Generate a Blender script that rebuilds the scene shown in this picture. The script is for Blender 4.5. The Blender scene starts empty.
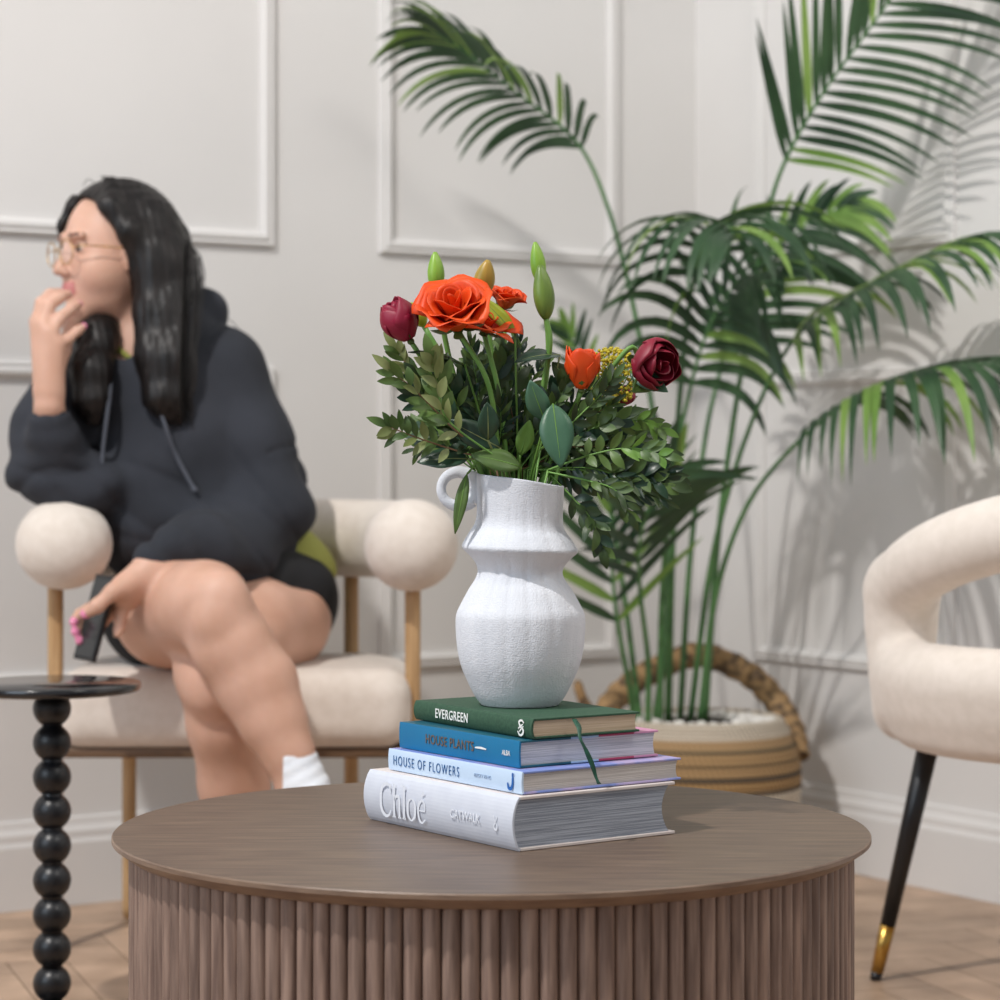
import bpy, math, random
import numpy as np
from mathutils import Vector, Matrix, noise
sc = bpy.context.scene
F = 2450.0; HY = 460.0; CH = 0.775
# ---------------- camera ----------------
cam_d = bpy.data.cameras.new('camera'); cam = bpy.data.objects.new('camera', cam_d)
sc.collection.objects.link(cam); sc.camera = cam
cam.location = (0, 0, CH); cam.rotation_euler = (math.pi/2, 0, 0)
cam_d.sensor_width = 36; cam_d.lens = 36*F/1000; cam_d.shift_y = -0.04
cam_d.clip_end = 100
cam_d.dof.use_dof = True; cam_d.dof.focus_distance = 2.48; cam_d.dof.aperture_fstop = 6.0
cam_d.dof.aperture_blades = 9
# ---------------- world and light ----------------
w = bpy.data.worlds.new('room_light'); sc.world = w; w.use_nodes = True
bg = w.node_tree.nodes['Background']; bg.inputs[0].default_value = (0.93, 0.96, 1.0, 1); bg.inputs[1].default_value = 0.44
def area(name, loc, target, size, power, color, size_y=None):
    l = bpy.data.lights.new(name, 'AREA'); l.energy = power; l.color = color; l.size = size
    if size_y: l.shape = 'RECTANGLE'; l.size_y = size_y
    o = bpy.data.objects.new(name, l); sc.collection.objects.link(o); o.location = loc
    o.rotation_euler = (Vector(target)-Vector(loc)).to_track_quat('-Z', 'Y').to_euler()
    return o
area('window_daylight', (-2.6, 0.6, 1.9), (-0.1, 2.8, 0.6), 1.7, 40, (0.74, 0.86, 1.0), 1.7)
area('ceiling_spotlight', (-1.75, 1.0, 4.1), (0.25, 4.2, 0.7), 0.15, 168, (1.0, 0.96, 0.92))
area('ceiling_lamp', (1.6, 1.6, 3.2), (0.6, 4.2, 0.9), 0.8, 26, (1.0, 0.95, 0.9))
sc.view_settings.view_transform = 'Standard'; sc.view_settings.look = 'None'
sc.view_settings.gamma = 1; sc.view_settings.use_curve_mapping = False
sc.view_settings.exposure = -0.11
# ---------------- helpers ----------------
def P(px, py, d): return Vector(((px-500)/F*d, d, CH-(py-HY)/F*d))
def link(o, parent=None):
    sc.collection.objects.link(o)
    if parent: o.parent = parent; o.matrix_parent_inverse = Matrix.Translation(-parent.location) if parent.type == 'EMPTY' and parent.parent is None else Matrix.Identity(4)
    return o
def tag(o, label=None, cat=None, group=None, kind=None):
    if label: o['label'] = label
    if cat: o['category'] = cat
    if group: o['group'] = group
    if kind: o['kind'] = kind
    return o
def thing(name, loc, label, cat, group=None):
    o = bpy.data.objects.new(name, None); o.empty_display_size = .05; sc.collection.objects.link(o)
    o.location = loc; return tag(o, label, cat, group)
class MB:
    def __init__(s): s.v = []; s.f = []; s.m = []; s.col = None
    def add(s, vs, fs, mi=0):
        n = len(s.v); s.v += [tuple(v) for v in vs]; s.f += [tuple(i+n for i in f) for f in fs]; s.m += [mi]*len(fs)
        return s
    def box(s, lo, hi, M=None, mi=0):
        x0, y0, z0 = lo; x1, y1, z1 = hi
        vs = [Vector(p) for p in ((x0,y0,z0),(x1,y0,z0),(x1,y1,z0),(x0,y1,z0),(x0,y0,z1),(x1,y0,z1),(x1,y1,z1),(x0,y1,z1))]
        if M: vs = [M @ v for v in vs]
        return s.add(vs, [(0,3,2,1),(4,5,6,7),(0,1,5,4),(1,2,6,5),(2,3,7,6),(3,0,4,7)], mi)
    def tube(s, pts, rad, n=10, mi=0, caps=True, squash=None):
        pts = [Vector(p) for p in pts]
        if not isinstance(rad, (list, tuple)): rad = [rad]*len(pts)
        T = []
        for i in range(len(pts)):
            T.append((pts[min(i+1, len(pts)-1)]-pts[max(i-1, 0)]).normalized())
        up = Vector((0,0,1)) if abs(T[0].z) < .9 else Vector((1,0,0))
        N = (up - T[0]*up.dot(T[0])).normalized(); vs = []; fs = []
        for i, p in enumerate(pts):
            N = (N - T[i]*N.dot(T[i])).normalized(); B = T[i].cross(N)
            for k in range(n):
                a = 2*math.pi*k/n; vs.append(p + (N*math.cos(a)+B*math.sin(a))*rad[i])
        for i in range(len(pts)-1):
            for k in range(n):
                fs.append((i*n+k, i*n+(k+1)%n, (i+1)*n+(k+1)%n, (i+1)*n+k))
        if caps:
            fs.append(tuple(range(n-1, -1, -1))); fs.append(tuple((len(pts)-1)*n+k for k in range(n)))
        return s.add(vs, fs, mi)
    def lathe(s, prof, n=48, c=(0,0,0), mi=0, fn=None, closed_bottom=True, closed_top=False):
        vs = []; fs = []; c = Vector(c)
        for i, (r, z) in enumerate(prof):
            for k in range(n):
                a = 2*math.pi*k/n; rr, zz = (fn(r, z, a) if fn else (r, z))
                vs.append(c+Vector((rr*math.cos(a), rr*math.sin(a), zz)))
        for i in range(len(prof)-1):
            for k in range(n): fs.append((i*n+k, i*n+(k+1)%n, (i+1)*n+(k+1)%n, (i+1)*n+k))
        if closed_bottom: fs.append(tuple(range(n-1, -1, -1)))
        if closed_top: fs.append(tuple((len(prof)-1)*n+k for k in range(n)))
        return s.add(vs, fs, mi)
    def sphere(s, c, r, n=24, m=14, mi=0):
        prof = [(r*math.sin(math.pi*i/m)+1e-5, -r*math.cos(math.pi*i/m)) for i in range(m+1)]
        return s.lathe(prof, n, c, mi, None, False, False)
    def build(s, name, mats, parent=None, smooth=True, label=None, cat=None, group=None, kind=None, bevel=0, loc=None):
        me = bpy.data.meshes.new(name)
        off = Vector((0,0,0))
        if loc is not None: off = Vector(loc)
        me.from_pydata([tuple(Vector(v)-off) for v in s.v], [], s.f)
        if not isinstance(mats, (list, tuple)): mats = [mats]
        for m in mats: me.materials.append(m)
        me.polygons.foreach_set('material_index', s.m)
        me.polygons.foreach_set('use_smooth', [smooth]*len(me.polygons))
        me.update()
        o = bpy.data.objects.new(name, me); o.location = off
        link(o, parent)
        if bevel:
            b = o.modifiers.new('bevel', 'BEVEL'); b.width = bevel; b.segments = 3; b.limit_method = 'ANGLE'; b.angle_limit = .6
            b.harden_normals = False
        return tag(o, label, cat, group, kind)
def catmull(pts, n):
    pts = [Vector(p) for p in pts]; out = []
    seg = len(pts)-1
    for j in range(n):
        t = j/(n-1)*seg; i = min(int(t), seg-1); u = t-i
        p1 = pts[i]; p2 = pts[i+1]; p0 = pts[i-1] if i > 0 else p1*2-p2; p3 = pts[i+2] if i+2 < len(pts) else p2*2-p1
        out.append(0.5*((2*p1)+(-p0+p2)*u+(2*p0-5*p1+4*p2-p3)*u*u+(-p0+3*p1-3*p2+p3)*u**3))
    return out
# ---- signed distance modelling, surface nets ----
class SDF:
    def __init__(s, lo, hi, h):
        s.lo = np.array(lo, float); s.h = h
        s.n = np.ceil((np.array(hi)-s.lo)/h).astype(int)+1
        s.ax = [s.lo[i]+h*np.arange(s.n[i]) for i in range(3)]
        s.phi = np.full(tuple(s.n), 1.0, np.float32)
    def _win(s, lo, hi):
        a = np.clip(np.floor((np.array(lo)-s.lo)/s.h).astype(int), 0, s.n-1); b = np.clip(np.ceil((np.array(hi)-s.lo)/s.h).astype(int)+1, 1, s.n)
        sl = tuple(slice(a[i], max(b[i], a[i]+1)) for i in range(3))
        X = s.ax[0][sl[0]][:, None, None]; Y = s.ax[1][sl[1]][None, :, None]; Z = s.ax[2][sl[2]][None, None, :]
        return sl, X, Y, Z
    def _merge(s, sl, d, k, sub):
        a = s.phi[sl]; d = d.astype(np.float32)
        if sub:
            d = -d; h = np.maximum(k-np.abs(a-d), 0)/k; s.phi[sl] = np.maximum(a, d)+h*h*k*.25
        else:
            h = np.maximum(k-np.abs(a-d), 0)/k; s.phi[sl] = np.minimum(a, d)-h*h*k*.25
    def cap(s, p, q, r1, r2, k=.01, sub=False, flat=None):
        p = np.array(p, float); q = np.array(q, float); m = max(r1, r2)+k+3*s.h
        sl, X, Y, Z = s._win(np.minimum(p, q)-m, np.maximum(p, q)+m)
        d = q-p; L = max((d**2).sum(), 1e-9)
        t = np.clip(((X-p[0])*d[0]+(Y-p[1])*d[1]+(Z-p[2])*d[2])/L, 0, 1)
        vx = X-(p[0]+t*d[0]); vy = Y-(p[1]+t*d[1]); vz = Z-(p[2]+t*d[2])
        if flat is not None:   # flat = (axis, factor): squashed thinner along axis
            ax = np.array(flat[0], float); ax /= np.linalg.norm(ax); c = (vx*ax[0]+vy*ax[1]+vz*ax[2])*(1/flat[1]-1)
            vx = vx+c*ax[0]; vy = vy+c*ax[1]; vz = vz+c*ax[2]
        s._merge(sl, np.sqrt(vx*vx+vy*vy+vz*vz)-(r1+(r2-r1)*t), k, sub)
        return s
    def chain(s, pts, rad, k=.01, **kw):
        for i in range(len(pts)-1): s.cap(pts[i], pts[i+1], rad[i], rad[i+1], k, **kw)
        return s
    def ell(s, c, r, k=.01, R=None, sub=False):
        c = np.array(c, float); r = np.array(r, float); m = r.max()+k+3*s.h
        sl, X, Y, Z = s._win(c-m, c+m); x = X-c[0]; y = Y-c[1]; z = Z-c[2]
        if R is not None:
            R = np.array(R, float)  # rows = local axes
            x, y, z = (R[0,0]*x+R[0,1]*y+R[0,2]*z), (R[1,0]*x+R[1,1]*y+R[1,2]*z), (R[2,0]*x+R[2,1]*y+R[2,2]*z)
        k0 = np.sqrt((x/r[0])**2+(y/r[1])**2+(z/r[2])**2); k1 = np.sqrt((x/r[0]**2)**2+(y/r[1]**2)**2+(z/r[2]**2)**2)+1e-9
        s._merge(sl, k0*(k0-1)/k1, k, sub); return s
    def rbox(s, c, hs, rad, k=.01, R=None, sub=False):
        c = np.array(c, float); hs = np.array(hs, float); m = np.linalg.norm(hs)+k+3*s.h
        sl, X, Y, Z = s._win(c-m, c+m); x = X-c[0]; y = Y-c[1]; z = Z-c[2]
        if R is not None:
            R = np.array(R, float)
            x, y, z = (R[0,0]*x+R[0,1]*y+R[0,2]*z), (R[1,0]*x+R[1,1]*y+R[1,2]*z), (R[2,0]*x+R[2,1]*y+R[2,2]*z)
        qx = np.abs(x)-hs[0]+rad; qy = np.abs(y)-hs[1]+rad; qz = np.abs(z)-hs[2]+rad
        d = np.sqrt(np.maximum(qx,0)**2+np.maximum(qy,0)**2+np.maximum(qz,0)**2)+np.minimum(np.maximum(qx,np.maximum(qy,qz)),0)-rad
        s._merge(sl, d+0*(x+y+z), k, sub); return s
    def disp(s, fn):
        X = s.ax[0][:, None, None]; Y = s.ax[1][None, :, None]; Z = s.ax[2][None, None, :]
        s.phi = s.phi + fn(X, Y, Z).astype(np.float32); return s
    def mesh(s, name, mats, parent=None, matfn=None, smooth_it=1, **kw):
        phi = s.phi.copy()
        phi[0]=phi[-1]=1; phi[:,0]=phi[:,-1]=1; phi[:,:,0]=phi[:,:,-1]=1
        sg = phi < 0; nx, ny, nz = phi.shape
        cs = np.zeros((nx-1, ny-1, nz-1), np.int8)
        def cor(A, o): return A[o[0]:nx-1+o[0], o[1]:ny-1+o[1], o[2]:nz-1+o[2]]
        C8 = [(i,j,k) for i in (0,1) for j in (0,1) for k in (0,1)]
        for o in C8: cs += cor(sg, o)
        act = (cs > 0) & (cs < 8); ids = np.full(act.shape, -1, np.int64); cells = np.argwhere(act); ids[act] = np.arange(len(cells))
        acc = np.zeros((len(cells), 3)); cnt = np.zeros(len(cells))
        V8 = {o: cor(phi, o)[act].astype(float) for o in C8}
        for a in C8:
            for x in range(3):
                if a[x] == 0:
                    b = list(a); b[x] = 1; b = tuple(b); va = V8[a]; vb = V8[b]; cr = (va < 0) != (vb < 0)
                    t = np.where(cr, va/np.where(cr, va-vb, 1), 0); pos = np.array(a, float)[None, :].repeat(len(cells), 0); pos[:, x] += t
                    acc += pos*cr[:, None]; cnt += cr
        V = s.lo + s.h*(cells+acc/cnt[:, None]); faces = []
        for x in range(3):
            y = (x+1) % 3; z = (x+2) % 3
            sl0 = [slice(1, -1)]*3; sl0[x] = slice(0, -1); sl1 = [slice(1, -1)]*3; sl1[x] = slice(1, None)
            A = sg[tuple(sl0)]; B = sg[tuple(sl1)]; cr = np.argwhere(A != B)
            if len(cr) == 0: continue
            off = np.ones(3, int); off[x] = 0; base = cr+off
            flag = A[tuple(cr.T)]
            def idat(dy, dz):
                q = base.copy(); q[:, y] += dy; q[:, z] += dz; return ids[tuple(q.T)]
            q = np.stack([idat(-1,-1), idat(0,-1), idat(0,0), idat(-1,0)], 1)
            q[~flag] = q[~flag][:, ::-1]
            faces.append(q)
        Fc = np.concatenate(faces); Fc = Fc[(Fc >= 0).all(1)]
        for _ in range(smooth_it):
            S = np.zeros_like(V); c = np.zeros(len(V))
            for a in range(4):
                b = (a+1) % 4; np.add.at(S, Fc[:, a], V[Fc[:, b]]); np.add.at(c, Fc[:, a], 1); np.add.at(S, Fc[:, b], V[Fc[:, a]]); np.add.at(c, Fc[:, b], 1)
            V = V*.5+.5*S/np.maximum(c, 1)[:, None]
        me = bpy.data.meshes.new(name); me.vertices.add(len(V)); me.vertices.foreach_set('co', V.ravel())
        me.loops.add(len(Fc)*4); me.loops.foreach_set('vertex_index', Fc.ravel().astype(np.int32))
        me.polygons.add(len(Fc)); me.polygons.foreach_set('loop_start', np.arange(len(Fc), dtype=np.int32)*4)
        if not isinstance(mats, (list, tuple)): mats = [mats]
        for m in mats: me.materials.append(m)
        if matfn is not None:
            cen = V[Fc].mean(1); me.polygons.foreach_set('material_index', matfn(cen).astype(np.int32))
        me.update(calc_edges=True); me.validate()
        me.polygons.foreach_set('use_smooth', np.ones(len(me.polygons), bool))
        o = bpy.data.objects.new(name, me); link(o, parent)
        return tag(o, **kw)
# ---------------- materials ----------------
def lin(c):
    if isinstance(c, str): c = [int(c[i:i+2], 16)/255 for i in (0, 2, 4)]
    return tuple(x/12.92 if x <= .04045 else ((x+.055)/1.055)**2.4 for x in c[:3])+(1,)
def mat(name, c1, c2=None, rough=.6, scale=20, stretch=(1,1,1), bump=0, bscale=None, bdist=.002, metal=0, spec=.5, sheen=0, trans=0, island=0, coat=0, detail=4, ramp=(.35,.65), sss=0, wave=None):
    m = bpy.data.materials.new(name); m.use_nodes = True; nt = m.node_tree; N = nt.nodes; L = nt.links
    b = N['Principled BSDF']; b.inputs['Roughness'].default_value = rough; b.inputs['Metallic'].default_value = metal
    b.inputs['Specular IOR Level'].default_value = spec
    if sheen: b.inputs['Sheen Weight'].default_value = sheen; b.inputs['Sheen Roughness'].default_value = .5
    if coat: b.inputs['Coat Weight'].default_value = coat
    if sss: b.inputs['Subsurface Weight'].default_value = sss; b.inputs['Subsurface Radius'].default_value = (.012,.004,.002)
    b.inputs['Base Color'].default_value = lin(c1)
    tc = N.new('ShaderNodeTexCoord'); mp = N.new('ShaderNodeMapping'); mp.inputs['Scale'].default_value = stretch
    L.new(tc.outputs['Object'], mp.inputs['Vector'])
    col = None
    if c2:
        nz = N.new('ShaderNodeTexNoise'); nz.inputs['Scale'].default_value = scale; nz.inputs['Detail'].default_value = detail
        L.new(mp.outputs[0], nz.inputs['Vector'])
        rp = N.new('ShaderNodeValToRGB'); rp.color_ramp.elements[0].position = ramp[0]; rp.color_ramp.elements[1].position = ramp[1]
        rp.color_ramp.elements[0].color = lin(c1); rp.color_ramp.elements[1].color = lin(c2)
        L.new(nz.outputs['Fac'], rp.inputs[0]); col = rp.outputs[0]
        if island:
            g = N.new('ShaderNodeNewGeometry'); mr = N.new('ShaderNodeMapRange'); mr.inputs[3].default_value = 1-island; mr.inputs[4].default_value = 1+island
            L.new(g.outputs['Random Per Island'], mr.inputs[0])
            mx = N.new('ShaderNodeVectorMath'); mx.operation = 'SCALE'; L.new(col, mx.inputs[0]); L.new(mr.outputs[0], mx.inputs['Scale']); col = mx.outputs[0]
        L.new(col, b.inputs['Base Color'])
    if bump:
        n2 = N.new('ShaderNodeTexNoise'); n2.inputs['Scale'].default_value = bscale or scale; n2.inputs['Detail'].default_value = 5
        L.new(mp.outputs[0], n2.inputs['Vector']); bp = N.new('ShaderNodeBump'); bp.inputs['Strength'].default_value = bump; bp.inputs['Distance'].default_value = bdist
        L.new(n2.outputs['Fac'], bp.inputs['Height']); L.new(bp.outputs[0], b.inputs['Normal'])
    if trans:
        tr = N.new('ShaderNodeBsdfTranslucent'); ms = N.new('ShaderNodeMixShader'); ms.inputs[0].default_value = trans
        if col: L.new(col, tr.inputs[0])
        else: tr.inputs[0].default_value = lin(c1)
        L.new(b.outputs[0], ms.inputs[1]); L.new(tr.outputs[0], ms.inputs[2]); L.new(ms.outputs[0], N['Material Output'].inputs['Surface'])
    return m
M_wall = mat('painted_wall', 'd9d7d5', 'dcdad8', rough=.55, scale=3, bump=.05, bscale=60)
M_floor = mat('oak_parquet', 'a08670', 'bea28a', rough=.45, scale=9, stretch=(1,1,1), island=.16, bump=.1, bscale=40)
M_groove = mat('parquet_joint', '6d5a48', rough=.9)
M_wood_top = mat('walnut_veneer', '5a4a40', '746252', rough=.42, scale=5, stretch=(2.2,22,22), detail=8, bump=.08, bscale=12)
M_rim = mat('walnut_edge', '6d5849', '826c5a', rough=.45, scale=6, stretch=(4,4,30), detail=6)
M_reed = mat('walnut_reeds', '67534a', '917a6d', rough=.55, scale=9, stretch=(16,16,1.2), detail=8, island=.13, bump=.25, bscale=14, bdist=.001)
M_black = mat('black_lacquer', '0c0c0f', '141418', rough=.2, coat=.5, scale=8)
M_legblack = mat('black_metal', '0e1014', rough=.35)
M_brass = mat('brushed_brass', 'b08a45', 'c9a25a', rough=.28, metal=1, scale=30, stretch=(1,1,.1))
M_fabric = mat('cream_fabric', 'd6cbc0', 'ddd3c9', rough=.9, scale=60, bump=.3, bscale=500, bdist=.0006, sheen=.3)
M_fabric2 = mat('ivory_fabric', 'dfd5ca', 'e6dcd2', rough=.9, scale=60, bump=.25, bscale=450, bdist=.0006, sheen=.3)
M_oak = mat('light_oak', 'a8855c', 'c4a277', rough=.5, scale=8, stretch=(14,14,1), detail=6)
M_oakdark = mat('seat_frame_wood', '5d4632', '6f543c', rough=.5, scale=12, stretch=(2,12,12))
M_ball = mat('black_satin_wood', '0b0c10', '121419', rough=.36, scale=8)
# ---------------- structure ----------------
def wall_pt(u, z, base, dirv, nrm=None, off=0):
    p = base + dirv*u + Vector((0, 0, z))
    if nrm: p = p + nrm*off
    return p
CORN = Vector((.402, 5.03, 0))
dl = Vector((-1, -.65, 0)).normalized(); nl = Vector((.65, -1, 0)).normalized()
dr = Vector((1, -1.54, 0)).normalized(); nr = Vector((-1.54, -1, 0)).normalized()
mb = MB(); A = CORN; B = CORN+dl*3.2
mb.add([A, B, B+Vector((0,0,3.2)), A+Vector((0,0,3.2)), A-nl*.12, B-nl*.12, B-nl*.12+Vector((0,0,3.2)), A-nl*.12+Vector((0,0,3.2))], [(0,1,2,3),(7,6,5,4),(0,3,7,4),(1,5,6,2),(3,2,6,7),(0,4,5,1)])
mb.build('wall_left', M_wall, smooth=False, kind='structure')
mb = MB(); B = CORN+dr*3.4
mb.add([A, B, B+Vector((0,0,3.2)), A+Vector((0,0,3.2)), A-nr*.12, B-nr*.12, B-nr*.12+Vector((0,0,3.2)), A-nr*.12+Vector((0,0,3.2))], [(3,2,1,0),(4,5,6,7),(0,4,7,3),(1,2,6,5),(3,7,6,2),(0,1,5,4)])
mb.build('wall_right', M_wall, smooth=False, kind='structure')
def prof_run(mb, p0, p1, out, prof):
    # sweep a (outward, up) profile from p0 to p1
    up = Vector((0,0,1)); n = len(prof); vs = []
    for p in (p0, p1):
        for a, b in prof: vs.append(p+out*a+up*b)
    fs = [(i, i+1, n+i+1, n+i) for i in range(n-1)]
    fs += [tuple(range(n)), tuple(range(2*n-1, n-1, -1))]
    mb.add(vs, fs)
BB = [(0.0,0),(.018,0),(.018,.108),(.014,.116),(.014,.128),(.008,.138),(.006,.150),(0,.152)]
def u_of(px, side):  # distance along a wall of an image column
    k = (px-500)/F
    if side == 'l': d = 4.77/(1-.65*k)
    else: d = 5.649/(1+1.54*k)
    return (Vector((k*d, d, 0))-CORN).length
mb = MB(); prof_run(mb, CORN, CORN+dl*3.2, nl, BB); mb.build('baseboard_left', M_wall, smooth=False, kind='structure')
mb = MB(); prof_run(mb, CORN, CORN+dr*3.4, nr, BB); mb.build('baseboard_right', M_wall, smooth=False, kind='structure')
def frame(idx, side, u0, u1, z0, z1):
    d, n = (dl, nl) if side == 'l' else (dr, nr)
    mb = MB(); up = Vector((0,0,1))
    sec = [(0,0),(0,.009),(.004,.012),(.009,.010),(.013,.014),(.020,.014),(.024,.008),(.028,.006),(.028,0)]  # (inward, outward of wall)
    cor = [(u0,z0,1,1),(u1,z0,-1,1),(u1,z1,-1,-1),(u0,z1,1,-1)]
    vs = []; k = len(sec)
    for (u, z, su, sz) in cor:
        for a, b in sec: vs.append(CORN+d*(u+su*a)+up*(z+sz*a)+n*(b+.0002))
    fs = []
    for c in range(4):
        c2 = (c+1) % 4
        for i in range(k-1): fs.append((c*k+i, c2*k+i, c2*k+i+1, c*k+i+1))
    mb.add(vs, fs); mb.build('trim_%d' % idx, M_wall, smooth=False, kind='structure')
Z0, Z1, Z2, Z3 = .38, .945, 1.165, 2.5
a1, a2 = u_of(616, 'l'), u_of(378, 'l'); b1 = u_of(272, 'l'); r1, r2 = u_of(757, 'r'), u_of(957, 'r')
i = 1
for side, ua, ub in (('l', a1, a2), ('l', b1, b1+1.05), ('r', r1, r2), ('r', r2+.24, r2+.24+.75)):
    frame(i, side, ua, ub, Z0, Z1); frame(i+1, side, ua, ub, Z2, Z3); i += 2
# floor: herringbone parquet, each plank its own face island over a dark joint layer
mb = MB(); pw, pl = .09, .45; a = math.radians(20); ca, sa = math.cos(a), math.sin(a)
mb.add([(-3,-.5,-.0015),(3.4,-.5,-.0015),(3.4,6,-.0015),(-3,6,-.0015)], [(0,1,2,3)], 1)
g = .0008
for r in range(-60, 90):
    for c in range(-12, 14):
        for kind in (0, 1):
            # classic herringbone lattice
            x = c*2*pl*1.0 + 0; 
            ox = r*pw + c*pl; oy = r*pw - c*pl
            if kind == 0: q = [(ox, oy), (ox+pl, oy), (ox+pl, oy+pw), (ox, oy+pw)]
            else: q = [(ox+pl, oy+pw-pl), (ox+pl+pw, oy+pw-pl), (ox+pl+pw, oy+pw), (ox+pl, oy+pw)]
            cx = sum(p[0] for p in q)/4; cy = sum(p[1] for p in q)/4
            q = [(p[0]+(g if p[0] < cx else -g), p[1]+(g if p[1] < cy else -g)) for p in q]
            X = ca*cx-sa*cy; Y = sa*cx+ca*cy+3
            if -2.2 < X < 2.6 and .2 < Y < 5.4:
                mb.add([(ca*p[0]-sa*p[1], sa*p[0]+ca*p[1]+3, 0) for p in q], [(0,1,2,3)], 0)
mb.build('floor', [M_floor, M_groove], smooth=False, kind='structure')
# ---------------- coffee table ----------------
TX, TY, TZ, TR, DR = -.0085, 2.50, .40, .3833, .3665
ct = thing('coffee_table', (TX, TY, 0), 'round walnut coffee table with reeded drum base, carrying the stack of books', 'table')
mb = MB(); mb.lathe([(DR-.004,.3835),(DR+.002,.384),(TR-.002,.3930),(TR,.3945),(TR,.3985),(TR-.0012,.3999)], 160, (TX,TY,0), 1, closed_bottom=True)
mb.lathe([(TR-.0012,.3999),(.001,.4)], 160, (TX,TY,0), 0, closed_bottom=False)
mb.build('table_top', [M_wood_top, M_rim], ct, smooth=False)
mb = MB(); NR = 132
mb.lathe([(DR-.012,.012),(DR-.012,.3835)], 120, (TX,TY,0), 0)
for k in range(NR):
    an = 2*math.pi*k/NR; c = Vector((TX+(DR-.0087)*math.cos(an), TY+(DR-.0087)*math.sin(an), 0)); rr = .0087
    n = 12; vs = []; 
    for z in (0.004, .3834):
        for j in range(n): vs.append(c+Vector((rr*math.cos(2*math.pi*j/n), rr*math.sin(2*math.pi*j/n), z)))
    mb.add(vs, [(j,(j+1)%n,n+(j+1)%n,n+j) for j in range(n)])
mb.build('reeded_drum', M_reed, ct)
# ---------------- side table ----------------
SX, SY = (52-500)/F*3.31, 3.31
st = thing('side_table', (SX, SY, 0), 'small black round side table with a stacked-ball column in front of the armchair', 'table')
mb = MB(); mb.lathe([(.112,.462),(.118,.464),(.1195,.467),(.1195,.4725),(.118,.4745),(.001,.4748)], 96, (SX,SY,0)); mb.build('table_top', M_black, st)
mb = MB(); zc = .462-.0225
while zc > .04: mb.sphere((SX,SY,zc), .0257, 32, 18); zc -= .0464
mb.tube([(SX,SY,.01),(SX,SY,.463)], .014, 16); mb.build('ball_column', M_ball, st)
mb = MB(); mb.lathe([(.095,0),(.097,.004),(.095,.012),(.03,.018),(.001,.018)], 64, (SX,SY,0)); mb.build('base_plate', M_black, st)
# ---------------- armchair ----------------
ac = thing('armchair', (-.42, 4.0, 0), 'cream upholstered armchair with bolster arms and round oak legs, woman seated on it', 'armchair')
U = [(-.686,3.84),(-.700,3.94),(-.69,4.06),(-.62,4.145),(-.53,4.185),(-.438,4.195),(-.34,4.185),(-.25,4.145),(-.17,4.06),(-.135,3.94),(-.140,3.84)]
U = [(x, y, .643) for x, y in U]; up_ = catmull(U, 40)
s = SDF((-.86,3.70,.52), (0,4.33,.76), .007)
rad = [.062]*40
s.chain([tuple(p) for p in up_], rad, k=.012)
s.ell((-.682,3.842,.643), (.072,.065,.066), k=.03); s.ell((-.14,3.842,.640), (.069,.065,.067), k=.03)
s.mesh('bolster', M_fabric, ac, smooth_it=3)
s = SDF((-.78,3.72,.28), (-.08,4.3,.50), .007)
s.rbox((-.42,3.96,.385), (.280,.155,.063), .045, k=.02)
s.rbox((-.42,4.03,.385), (.235,.125,.06), .05, k=.03)
s.mesh('seat_cushion', M_fabric, ac, smooth_it=3)
mb = MB(); mb.box((-.685,3.83,.309), (-.155,3.85,.325)); mb.box((-.685,4.12,.309), (-.155,4.14,.325)); mb.box((-.69,3.84,.309), (-.67,4.13,.325)); mb.box((-.17,3.84,.309), (-.15,4.13,.325))
mb.build('seat_frame', M_oakdark, ac, bevel=.003)
for (lx, ly) in ((-.703,3.875),(-.138,3.875),(-.628,4.15),(-.252,4.15)):
    mb = MB(); mb.tube([(lx,ly,0),(lx,ly,.02),(lx,ly,.55),(lx,ly,.60)], [.010,.0115,.0125,.0125], 20); mb.build('leg', M_oak, ac)
# ---------------- accent chair at right ----------------
acc = thing('accent_chair', (.88, 3.50, 0), 'ivory tub chair with open curved back and black brass-tipped legs at the right edge', 'chair')
cc = Vector((.866, 3.57, 0)); face = Vector((-.50, .87, 0)).normalized(); side = Vector((face.y, -face.x, 0))
def up_plan(th, r=.28):  # th measured from the back (0), +-: to the arms
    a_ = th; f = -math.cos(a_); sd = math.sin(a_)
    return cc + face*(f*r*1.0) + side*(sd*r*1.0)
s = SDF((.44,3.18,.30), (1.26,3.96,.80), .0075)
TH = math.radians(121)
def rail_z(t):  # t 0 at the back .. 1 at the arm fronts
    return .712 - .128*t**2.2
N = 44
pts = []
for i_ in range(N+1):
    q = -1+2*i_/N; pts.append((up_plan(q*TH), rail_z(abs(q))))
rp = [Vector((p.x, p.y, z)) for p, z in pts]
s.chain([tuple(p) for p in rp], [.052-.004*abs(-1+2*i_/N) for i_ in range(N+1)], k=.01)
for e in (0, N):
    top = rp[e]; b = up_plan((-1 if e == 0 else 1)*(TH+.02)); 
    s.chain([tuple(top), (b.x, b.y, .52), (b.x, b.y, .42)], [.046,.042,.042], k=.04)
low = [up_plan((-1+2*i_/N)*(TH+.02)) for i_ in range(N+1)]
for zz, rr_, q_ in ((.398,.036,.93),(.435,.042,.97),(.468,.042,1.0)): s.chain([(cc.x+(p.x-cc.x)*q_, cc.y+(p.y-cc.y)*q_, zz) for p in low], [rr_]*(N+1), k=.02)
s.rbox((cc.x+face.x*.03, cc.y+face.y*.03, .405), (.235,.225,.052), .05, k=.02, R=[tuple(face), tuple(side), (0,0,1)])
s.mesh('upholstered_shell', M_fabric2, acc, smooth_it=4)
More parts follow.
